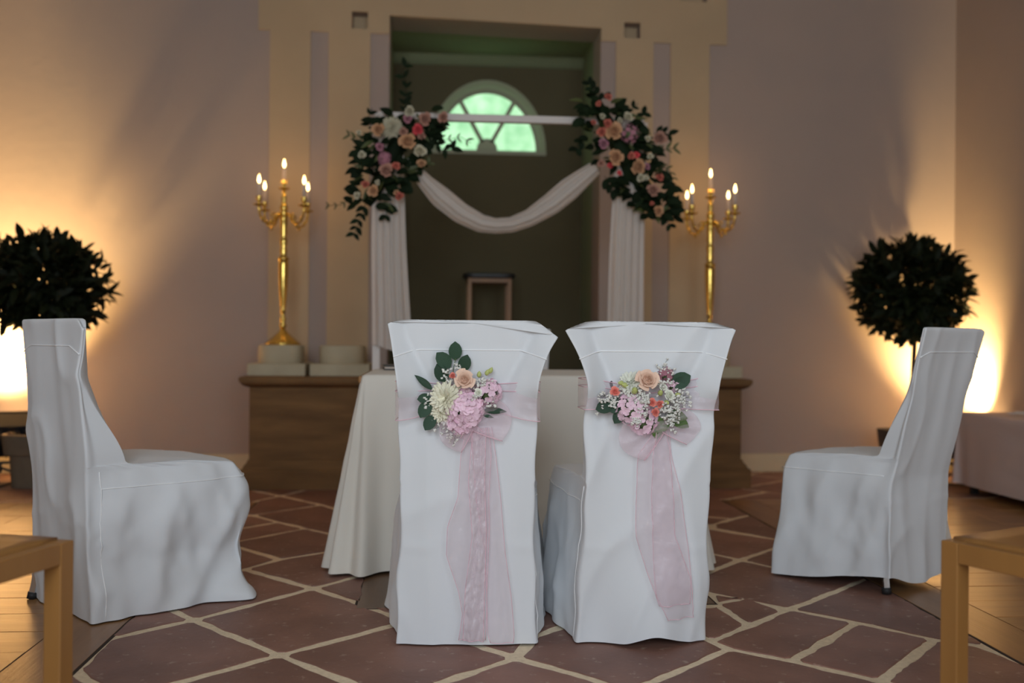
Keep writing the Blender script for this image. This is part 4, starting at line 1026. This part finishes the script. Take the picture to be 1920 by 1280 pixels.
# ------------------------------------------------------------------ organza sashes
def ribbon(parent, F, rows_tab, name, ny=48, nx=17, pleat=.006, off=.012, seed=0.0, hem=True, crinkle=.008, m=None):
    """rows_tab: (z, x_left, x_right) from top to bottom, hanging over the rear panel"""
    tab = sorted([(-z, a, b) for z, a, b in rows_tab]); z0, z1 = tab[0][0], tab[-1][0]
    rows = []
    for j in range(ny):
        zz = lerp(z0, z1, j / (ny - 1)); a, b = interp(tab, zz); row = []
        for i in range(nx):
            u = i / (nx - 1); x = lerp(a, b, u)
            y = F['rear_y'](max(-.19, min(.19, x)), -zz) - off - pleat * (1 + math.sin(u * 9 + seed + j * .06)) \
                - crinkle * 1.6 * abs(noise.noise(Vector((x * 34 + zz * 7, zz * 26 + x * 18, seed)))) - .0065 * abs(noise.noise(Vector((x * 80, zz * 40, seed))))
            row.append(Vector((x, y, -zz)))
        rows.append(row)
    o = MB().grid(rows).build(name, m or M_organza, parent)
    if hem:
        for path in ([r[0] for r in rows], [r[-1] for r in rows], rows[-1]):
            MB().tube(path, .0009, 5).build('ribbon_hem', M_orghem, o)
    return o
def loop_bow(parent, base, d, ln, wd, name='bow_loop', seed=0.0, sag=.0):
    d = Vector(d).normalized(); nrm = Vector((-d.z, 0, d.x)); rows = []
    for j in range(33):
        u = j / 32; row = []
        for i in range(13):
            v = i / 12 - .5
            w_ = wd * (.22 + .78 * math.sin(PI * u) ** .8)
            c = Vector(base) + d * (ln * math.sin(PI * u) ** .9 * (1 - 1.5 * v * v)) + nrm * (v * w_) + Vector((0, -.007 - .008 * math.cos(PI * u) - .006 * math.sin(v * 16 + seed) * (1 - .3 * math.sin(PI * u)), -sag * math.sin(PI * u)))
            c.y -= .006 * noise.noise(Vector((u * 5, v * 8, seed)))
            row.append(c)
        rows.append(row)
    o = MB().grid(rows).build(name, M_organza, parent)
    MB().tube([r[0] for r in rows], .0011, 5).build('ribbon_hem', M_orghem, o)
    MB().tube([r[-1] for r in rows], .0011, 5).build('ribbon_hem', M_orghem, o)
def band(parent, F, knot, zl, zr, seed):
    """waist band: (z_low, z_high) at each side edge, gathered at the knot; runs round the front"""
    aL, aR = F['half'](.71, -1) + .006, F['half'](.71, 1) + .006
    kx, kz = knot
    key = []
    for k in range(15):
        t = k / 14; x = lerp(kx, aR, t); e = sstep(t)
        key.append((x, F['rear_y'](min(x, aR - .006), .71) - .006, lerp(kz - .03, zr[0], e), lerp(kz + .03, zr[1], e)))
    fy = F['rear_y'](0, .71) + .135
    for k in range(8):
        t = (k + 1) / 8; key.append((aR + .003, lerp(F['rear_y'](aR, .71), fy - .05, t), zr[0], zr[1]))
    for k in range(14):
        t = (k + .5) / 14; key.append((lerp(aR, -aL, t), fy - .0 + .012 * math.sin(PI * t) - .02, lerp(zr[0], zl[0], t), lerp(zr[1], zl[1], t)))
    for k in range(8):
        t = 1 - k / 8; key.append((-aL - .003, lerp(F['rear_y'](-aL, .71), fy - .05, t), zl[0], zl[1]))
    for k in range(15):
        t = 1 - k / 14; x = lerp(kx, -aL, t); e = sstep(t)
        key.append((x, F['rear_y'](max(x, -aL + .006), .71) - .006, lerp(kz - .03, zl[0], e), lerp(kz + .03, zl[1], e)))
    rows = []
    for j, (x, y, z0_, z1_) in enumerate(key):
        row = []
        for i in range(13):
            v = i / 12
            row.append(Vector((x, y - .0045 * abs(math.sin(v * 11 + seed + j * .05)), lerp(z0_, z1_, v))))
        rows.append(row)
    o = MB().grid(rows).build('sash_band', M_organza, parent)
    for idx in (0, 12, 9): MB().tube([r[idx] + Vector((0, -.001, 0)) for r in rows], .0012, 5).build('ribbon_hem', M_orghem, o)

def LX_(px): return (px - 874) * S
def ZZ(py, c=640.7): return .88 - (py - c) * S
s1 = tag(empty('organza_sash', FL.location, FL.rotation_euler.z), 'sheer pink organza sash with tails reaching the floor, behind the eucalyptus bouquet', 'sash', 'organza chair sashes')
band(s1, FLF, (LX_(870), .725), (.655, .765), (.655, .765), 0.5)
ribbon(s1, FLF, [(ZZ(800), LX_(872), LX_(912)), (ZZ(850), LX_(862), LX_(918)), (ZZ(930), LX_(857), LX_(914)), (ZZ(985), LX_(838), LX_(916)), (ZZ(1040), LX_(836), LX_(914)), (ZZ(1110), LX_(860), LX_(912)), (ZZ(1150), LX_(867), LX_(912)), (ZZ(1200), LX_(860), LX_(910))], 'sash_tail', seed=.3)
ribbon(s1, FLF, [(ZZ(800), LX_(880), LX_(918)), (ZZ(850), LX_(884), LX_(926)), (ZZ(930), LX_(890), LX_(936)), (ZZ(1030), LX_(908), LX_(945)), (ZZ(1120), LX_(912), LX_(958)), (ZZ(1190), LX_(914), LX_(964)), (ZZ(1205), LX_(920), LX_(962))], 'sash_tail', seed=2.1, off=.016)
ribbon(s1, FLF, [(ZZ(800), LX_(884), LX_(908)), (ZZ(900), LX_(876), LX_(906)), (ZZ(1000), LX_(884), LX_(910)), (ZZ(1100), LX_(872), LX_(908)), (ZZ(1200), LX_(868), LX_(906))], 'sash_tail', seed=4.1, off=.022, crinkle=.011, pleat=.004, m=M_organza_fold, nx=25, ny=110)
kz = Vector((LX_(880), y0 - .006, ZZ(795)))
loop_bow(s1, kz, (-.75, 0, -.38), .095, .115, seed=1.0)
loop_bow(s1, kz, (.80, 0, .22), .118, .135, seed=2.0)
loop_bow(s1, kz, (.1, 0, -.6), .05, .07, seed=3.0)
MB().ball((0, 0, 0), .02, 10, 7, 1.2).build('knot', M_organza, s1).location = kz + Vector((0, -.012, 0))
def RX_(px): return (px - 1204) * S
s2 = tag(empty('organza_sash', FR.location, FR.rotation_euler.z), 'sheer pink organza sash with tails ending above the waved hem, behind the wide bouquet', 'sash', 'organza chair sashes')
band(s2, FRF, (RX_(1200), .722), (.69, .775), (.69, .785), 1.5)
ribbon(s2, FRF, [(ZZ(800), RX_(1214), RX_(1238)), (ZZ(850), RX_(1206), RX_(1242)), (ZZ(930), RX_(1205), RX_(1262)), (ZZ(1040), RX_(1211), RX_(1280)), (ZZ(1110), RX_(1216), RX_(1288)), (ZZ(1158), RX_(1240), RX_(1293))], 'sash_tail', seed=1.3)
ribbon(s2, FRF, [(ZZ(800), RX_(1212), RX_(1232)), (ZZ(850), RX_(1180), RX_(1238)), (ZZ(1000), RX_(1178), RX_(1250)), (ZZ(1080), RX_(1204), RX_(1282)), (ZZ(1130), RX_(1222), RX_(1284))], 'sash_tail', seed=3.3, off=.017, pleat=.004)
kz = Vector((RX_(1222), y0r - .006, ZZ(798)))
loop_bow(s2, kz, (-.85, 0, -.36), .128, .135, seed=1.4)
loop_bow(s2, kz, (.9, 0, .05), .115, .105, seed=2.6)
MB().ball((0, 0, 0), .018, 10, 7, 1.2).build('knot', M_organza, s2).location = kz + Vector((0, -.012, 0))

# ------------------------------------------------------------------ flower arrangements on the arch corners
def AW(px, py):      # a point of the arch plane, measured from the bar's ends
    return Vector((-.315 + (px - 702) * .002964, 0, 2.127 - (py - 214 - (px - 702) * .032) * .00297))
def arrangement(name, label, flowers, spine, width, sprigs, nleaf, seed):
    rr = random.Random(seed)
    c0 = AW(*spine[len(spine) // 2]); base = Vector((c0.x, AY - .06, c0.z))
    t = tag(empty(name, base), label, 'flower arrangement', 'flower arrangements on the wedding arch')
    def Lc(px, py, dy): p_ = AW(px, py); return Vector((p_.x - base.x, dy, p_.z - base.z))
    foam = MB(); pts = [Lc(px, py, .0) for px, py in spine]
    foam.tube(pts, [.03 + .025 * math.sin(PI * i / (len(pts) - 1)) for i in range(len(pts))], 8); foam.build('foam_core', M_leafdark, t)
    for px, py, kind, d in flowers:
        loc = Lc(px, py, -.09 - rr.uniform(0, .03)); r = d * .00297 * .5 * 1.22
        ax = (rr.uniform(-.3, .3), -1, rr.uniform(-.1, .35))
        if kind == 'hyd': hydrangea(t, loc + Vector((0, .02, 0)), r, ME_flo_mauve, 18, (0, -1, 0), px, .015)
        elif kind == 'mum': put('chrysanthemum', ME_mumi, t, loc, ax, 0, r * 1.05)
        else: put('rose' if d > 13 else 'small_rose', ME_rose[kind], t, loc, ax, rr.uniform(0, 6), r)
    # broad dark leaves all round
    n = 0
    while n < nleaf:
        i = rr.random() * (len(spine) - 1); k = int(i); f = i - k
        px = lerp(spine[k][0], spine[k + 1][0], f); py = lerp(spine[k][1], spine[k + 1][1], f); w = lerp(width[k], width[k + 1], f)
        s = rr.uniform(-1, 1); s = math.copysign(abs(s) ** .7, s)
        qx, qy = px + s * w * .92, py + rr.uniform(-12, 12)
        loc = Lc(qx, qy, -rr.uniform(.01, .075))
        d = Vector((s * 1.2 + rr.uniform(-.5, .5), -rr.uniform(.1, .9), rr.uniform(-.8, .6)))
        put_leaf(rr.choice([ME_dark, ME_darkoval, ME_darkoval, ME_dark, ME_pale]), t, loc, d, (rr.uniform(-.4, .4), -1, rr.uniform(0, .8)), rr.uniform(.052, .088)); n += 1
    for pts_, me, step, sz in sprigs:      # long sprigs with leaves in pairs
        P_ = [Lc(x, y, -.03 - .01 * i) for i, (x, y) in enumerate(pts_)]
        MB().tube(P_, .0016, 5).build('stem', M_leafdark, t)
        for a, b in zip(P_, P_[1:]):
            d = (b - a); nn = max(1, int(d.length / step))
            for q in range(nn):
                pnt = a.lerp(b, (q + .5) / nn)
                for sg in (-1, 1):
                    side = Vector((-d.z, 0, d.x)).normalized() * sg
                    put_leaf(me, t, pnt, d.normalized() * .8 + side * rr.uniform(.5, 1.1) + Vector((0, rr.uniform(-.5, .2), 0)), (0, -1, .3), sz * rr.uniform(.8, 1.15))
    return t
FLL = [(735, 252, 'mum', 32), (713, 258, 'apricot', 20), (765, 280, 'apricot', 26), (783, 257, 'red', 17), (796, 240, 'dusty', 20), (829, 236, 'dusty', 17), (716, 289, 'mauve', 13), (723, 308, 'hyd', 17), (727, 331, 'dusty', 22), (744, 322, 'salmon', 13), (690, 355, 'salmon', 12), (705, 367, 'apricot', 18), (751, 377, 'salmon', 13),
       (786, 298, 'ivory', 20), (765, 238, 'mauve', 14), (676, 375, 'ivory', 11), (768, 225, 'ivory', 16), (790, 320, 'apricot', 14), (683, 302, 'ivory', 12), (712, 352, 'ivory', 8), (746, 370, 'apricot', 9), (757, 262, 'dusty', 13), (678, 262, 'ivory', 8), (790, 268, 'dusty', 12)]
arrangement('flower_arrangement', 'flower arrangement with a tall upright leafy sprig, on one arch corner', FLL,
    [(770, 228), (752, 262), (735, 300), (715, 345), (690, 385)], [52, 62, 62, 52, 32],
    [([(762, 225), (758, 200), (762, 170), (752, 150), (766, 133)], ME_dark, .035, .052), ([(690, 385), (680, 410), (668, 446)], ME_dark, .035, .05), ([(800, 262), (830, 272), (862, 268), (880, 280)], ME_pale, .035, .04),
     ([(700, 262), (676, 268), (655, 262)], ME_pale, .03, .04), ([(672, 370), (645, 388), (618, 390)], ME_pale, .04, .032), ([(735, 385), (728, 400), (724, 415)], ME_darkoval, .03, .045), ([(700, 250), (690, 236), (700, 214)], ME_dark, .04, .045), ([(810, 275), (838, 292), (850, 286)], ME_dark, .04, .06), ([(790, 240), (812, 250), (818, 275)], ME_dark, .035, .055), ([(790, 300), (800, 318), (806, 312)], ME_pale, .03, .04)], 175, 31)
FRR = [(1140, 263, 'apricot', 28), (1170, 266, 'hyd', 27), (1118, 264, 'salmon', 15), (1127, 250, 'salmon', 14), (1143, 311, 'apricot', 24), (1185, 328, 'apricot', 24), (1224, 277, 'dusty', 22), (1166, 237, 'ivory', 15), (1119, 235, 'ivory', 9), (1203, 277, 'ivory', 10), (1207, 310, 'ivory', 10), (1172, 308, 'salmon', 12), (1183, 306, 'red', 10), (1135, 325, 'red', 10),
       (1128, 201, 'salmon', 12), (1226, 348, 'salmon', 13), (1213, 372, 'dusty', 20), (1190, 349, 'ivory', 13), (1223, 410, 'apricot', 17), (1122, 285, 'mauve', 16), (1211, 396, 'salmon', 7), (1112, 212, 'salmon', 9), (1101, 248, 'salmon', 9), (1116, 322, 'dusty', 12), (1202, 328, 'mauve', 10), (1152, 242, 'ivory', 8), (1200, 348, 'ivory', 10), (1150, 340, 'red', 8)]
arrangement('flower_arrangement', 'flower arrangement trailing down outwards, without a tall sprig, on one arch corner', FRR,
    [(1112, 200), (1135, 245), (1160, 290), (1185, 335), (1220, 385), (1238, 420)], [30, 52, 66, 58, 40, 22],
    [([(1120, 205), (1108, 185), (1094, 168)], ME_darkoval, .03, .05), ([(1150, 205), (1168, 222), (1188, 208)], ME_dark, .04, .045), ([(1220, 262), (1240, 262), (1252, 268)], ME_dark, .03, .055), ([(1225, 295), (1248, 292), (1262, 290)], ME_pale, .03, .05), ([(1090, 270), (1078, 280), (1070, 298)], ME_darkoval, .04, .055),
     ([(1128, 340), (1140, 362), (1148, 372)], ME_darkoval, .03, .065), ([(1235, 400), (1246, 425), (1252, 440)], ME_darkoval, .03, .05), ([(1240, 380), (1258, 392), (1266, 386)], ME_dark, .03, .04), ([(1225, 320), (1248, 330), (1256, 350)], ME_pale, .03, .045), ([(1180, 225), (1192, 232), (1204, 222)], ME_darkoval, .03, .05)], 200, 47)

# ------------------------------------------------------------------ bay trees
def bay_tree(x, y, ztop, rx, rz, label, potm, sx, seed, pw, ph, lean=(0, 0)):
    rr = random.Random(seed)
    t = tag(empty('bay_tree', (x, y, 0)), label, 'potted tree', 'clipped bay trees in the corners')
    zc_ = ztop - rz
    mb = MB(); rows = []
    for s, z in ((.74, .001), (.80, ph * .62), (.93, ph * .625), (1.0, ph * .98), (.98, ph), (.90, ph), (.88, ph * .9)):
        w = pw / 2 * s; row = []
        for k in range(32):
            a = 2 * PI * (k + .5) / 32; ca, sa = math.cos(a), math.sin(a)
            row.append((math.copysign(abs(ca) ** .35, ca) * w, math.copysign(abs(sa) ** .35, sa) * w, z))
        rows.append(row)
    mb.grid(rows, True, True, False); mb.build('planter', potm, t, auto=35)
    MB().lathe([(pw * .40, ph * .86), (pw * .38, ph * .90), (.01, ph * .92)], 20).build('soil', M_soil, t)
    MB().tube([(lean[0] * .0, 0, ph * .85), (lean[0] * .4, 0, ph + .2), (lean[0], lean[1], zc_ - rz * .6), (0, 0, zc_)], [.019, .017, .015, .012], 10).build('trunk', M_bark, t)
    bw = MB()
    for k in range(26):
        d = Vector((rr.gauss(0, 1), rr.gauss(0, 1), rr.gauss(.1, .8))).normalized()
        e = Vector((d.x * rx * .85, d.y * rx * .85, d.z * rz * .85)) + Vector((0, 0, zc_))
        bw.tube([(0, 0, zc_ - rz * .5), (d.x * rx * .35, d.y * rx * .35, zc_ - rz * .1 + d.z * rz * .3), e], [.007, .005, .002], 5)
    bo = bw.build('branch', M_bark, t); bo['kind'] = 'stuff'
    def pt(shell):
        d = Vector((rr.gauss(0, 1), rr.gauss(0, 1), rr.gauss(0, 1))).normalized()
        lump = 1 + .16 * noise.noise(d * 2.2 + Vector((seed, 0, 0))) + .07 * noise.noise(d * 5 + Vector((0, seed, 0)))
        k = shell * lump
        return Vector((d.x * rx * k, d.y * rx * k, zc_ + d.z * rz * k)), d
    # outer leaves one by one (those that face the room), the inner mass joined
    n = 0
    while n < 296:
        p_, d = pt(rr.uniform(.80, 1.0))
        if d.y > .35: continue
        dd = d + Vector((rr.gauss(0, .5), rr.gauss(0, .5), rr.gauss(.15, .5)))
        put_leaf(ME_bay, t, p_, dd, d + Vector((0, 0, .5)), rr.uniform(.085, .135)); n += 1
    fm = MB()
    for _ in range(1500):
        p_, d = pt(rr.uniform(.25, 1.0) ** .6 * .98)
        dd = (d + Vector((rr.gauss(0, .7), rr.gauss(0, .7), rr.gauss(.1, .7)))).normalized()
        x_ = dd.cross(d + Vector((rr.gauss(0, .4), rr.gauss(0, .4), .5)));
        if x_.length < 1e-3: continue
        x_.normalize(); nz_ = x_.cross(dd); ln = rr.uniform(.08, .12); w = ln * .18
        fm.add([p_, p_ + dd * ln * .35 + x_ * w, p_ + dd * ln * .35 - x_ * w, p_ + dd * ln * .75 + x_ * w * .8 - nz_ * ln * .04, p_ + dd * ln * .75 - x_ * w * .8 - nz_ * ln * .04, p_ + dd * ln - nz_ * ln * .1],
               [(0, 1, 2), (1, 3, 4, 2), (3, 5, 4)])
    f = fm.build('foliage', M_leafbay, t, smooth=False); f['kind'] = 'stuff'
    return t
bay_tree(-2.30, 6.14, 1.455, .335, .265, 'clipped bay tree in a taupe planter beside the black floodlight', M_pot, 1, 61, .37, .315)
bay_tree(3.125, 6.265, 1.535, .335, .30, 'clipped bay tree with a slender visible trunk, between plinth and side table', M_potdark, 1, 87, .34, .325, (.035, 0))

# ------------------------------------------------------------------ floodlights and their cables
M_lens = mat('lit_lamp_glass', (0.9, 0.8, 0.6), 0.2, emis=(1.0, 0.66, 0.28), estr=14)
def floodlight(x, y, rz, tilt, hgt, label, legs):
    t = tag(empty('floodlight', (x, y, 0), rz), label, 'floodlight', 'floodlights behind the bay trees')
    M_ = Matrix.Translation((0, 0, hgt)) @ Matrix.Rotation(R(tilt), 4, 'X')
    h = MB().box(-.15, .15, -.07, .05, -.13, .13, M_)
    for k in range(7): h.box(-.14 + k * .043, -.13 + k * .043, -.10, -.07, -.11, .11, M_)
    ho = h.build('housing', M_black, t, smooth=False, bevel=.006)
    MB().box(-.125, .125, .05, .056, -.105, .105, M_).build('lens', M_lens, t, smooth=False)
    MB().box(-.155, .155, .05, .062, .108, .132, M_).build('rim', M_black, t, smooth=False)
    yk = MB()
    for s in (-1, 1): yk.box(s * .165 - .006, s * .165 + .006, -.02, .02, hgt - .17, hgt + .03)
    yk.box(-.171, .171, -.02, .02, hgt - .18, hgt - .165); yk.build('yoke', M_black, t, smooth=False)
    for s in (-1, 1): MB().tube([(s * .155, 0, hgt), (s * .20, 0, hgt)], .022, 10).build('knob', M_black, t)
    MB().tube([(0, 0, hgt - .17), (0, 0, .06)], .014, 10).build('post', M_black, t)
    for a in legs:
        MB().tube([(0, 0, hgt - .2), (math.cos(a) * .14, math.sin(a) * .14, .03), (math.cos(a) * .18, math.sin(a) * .18, .008)], .008, 8).build('leg', M_black, t)
    return t
floodlight(-2.60, 6.28, R(28), 40, .29, 'black floodlight on short legs, beside the taupe planter', (0.3, 2.4, 4.5))
floodlight(3.44, 6.13, R(-20), 40, .29, 'black floodlight on short legs, half hidden by the covered chair with the chrome leg', (1.2, 3.3, 5.6))
def cable(pts, label):
    P_ = [Vector(p) for p in pts]; fine = []
    for i in range(len(P_) - 1):
        p0, p1, p2, p3 = P_[max(i - 1, 0)], P_[i], P_[i + 1], P_[min(i + 2, len(P_) - 1)]
        for s in range(6):
            u = s / 6; fine.append(.5 * ((2 * p1) + (p2 - p0) * u + (2 * p0 - 5 * p1 + 4 * p2 - p3) * u * u + (3 * p1 - p0 - 3 * p2 + p3) * u ** 3))
    fine.append(P_[-1])
    tag(MB().tube(fine, .0055, 6).build('cable', M_rubber, None), label, 'cable')
cable([(-2.50, 6.30, .16), (-2.42, 6.16, .05), (-2.50, 6.0, .009), (-2.66, 5.95, .009), (-2.74, 6.1, .009)], 'black power cable curling on the floor beside the taupe planter')
cable([(3.40, 6.05, .22), (3.47, 5.98, .10), (3.42, 5.92, .009), (3.48, 5.86, .009), (3.60, 5.82, .009)], 'black power cable sagging from the half-hidden floodlight to the floor')
cable([(3.22, 6.05, .009), (3.34, 5.96, .009), (3.48, 5.90, .009), (3.60, 5.80, .009)], 'black cable lying flat on the floor, running under the side table')
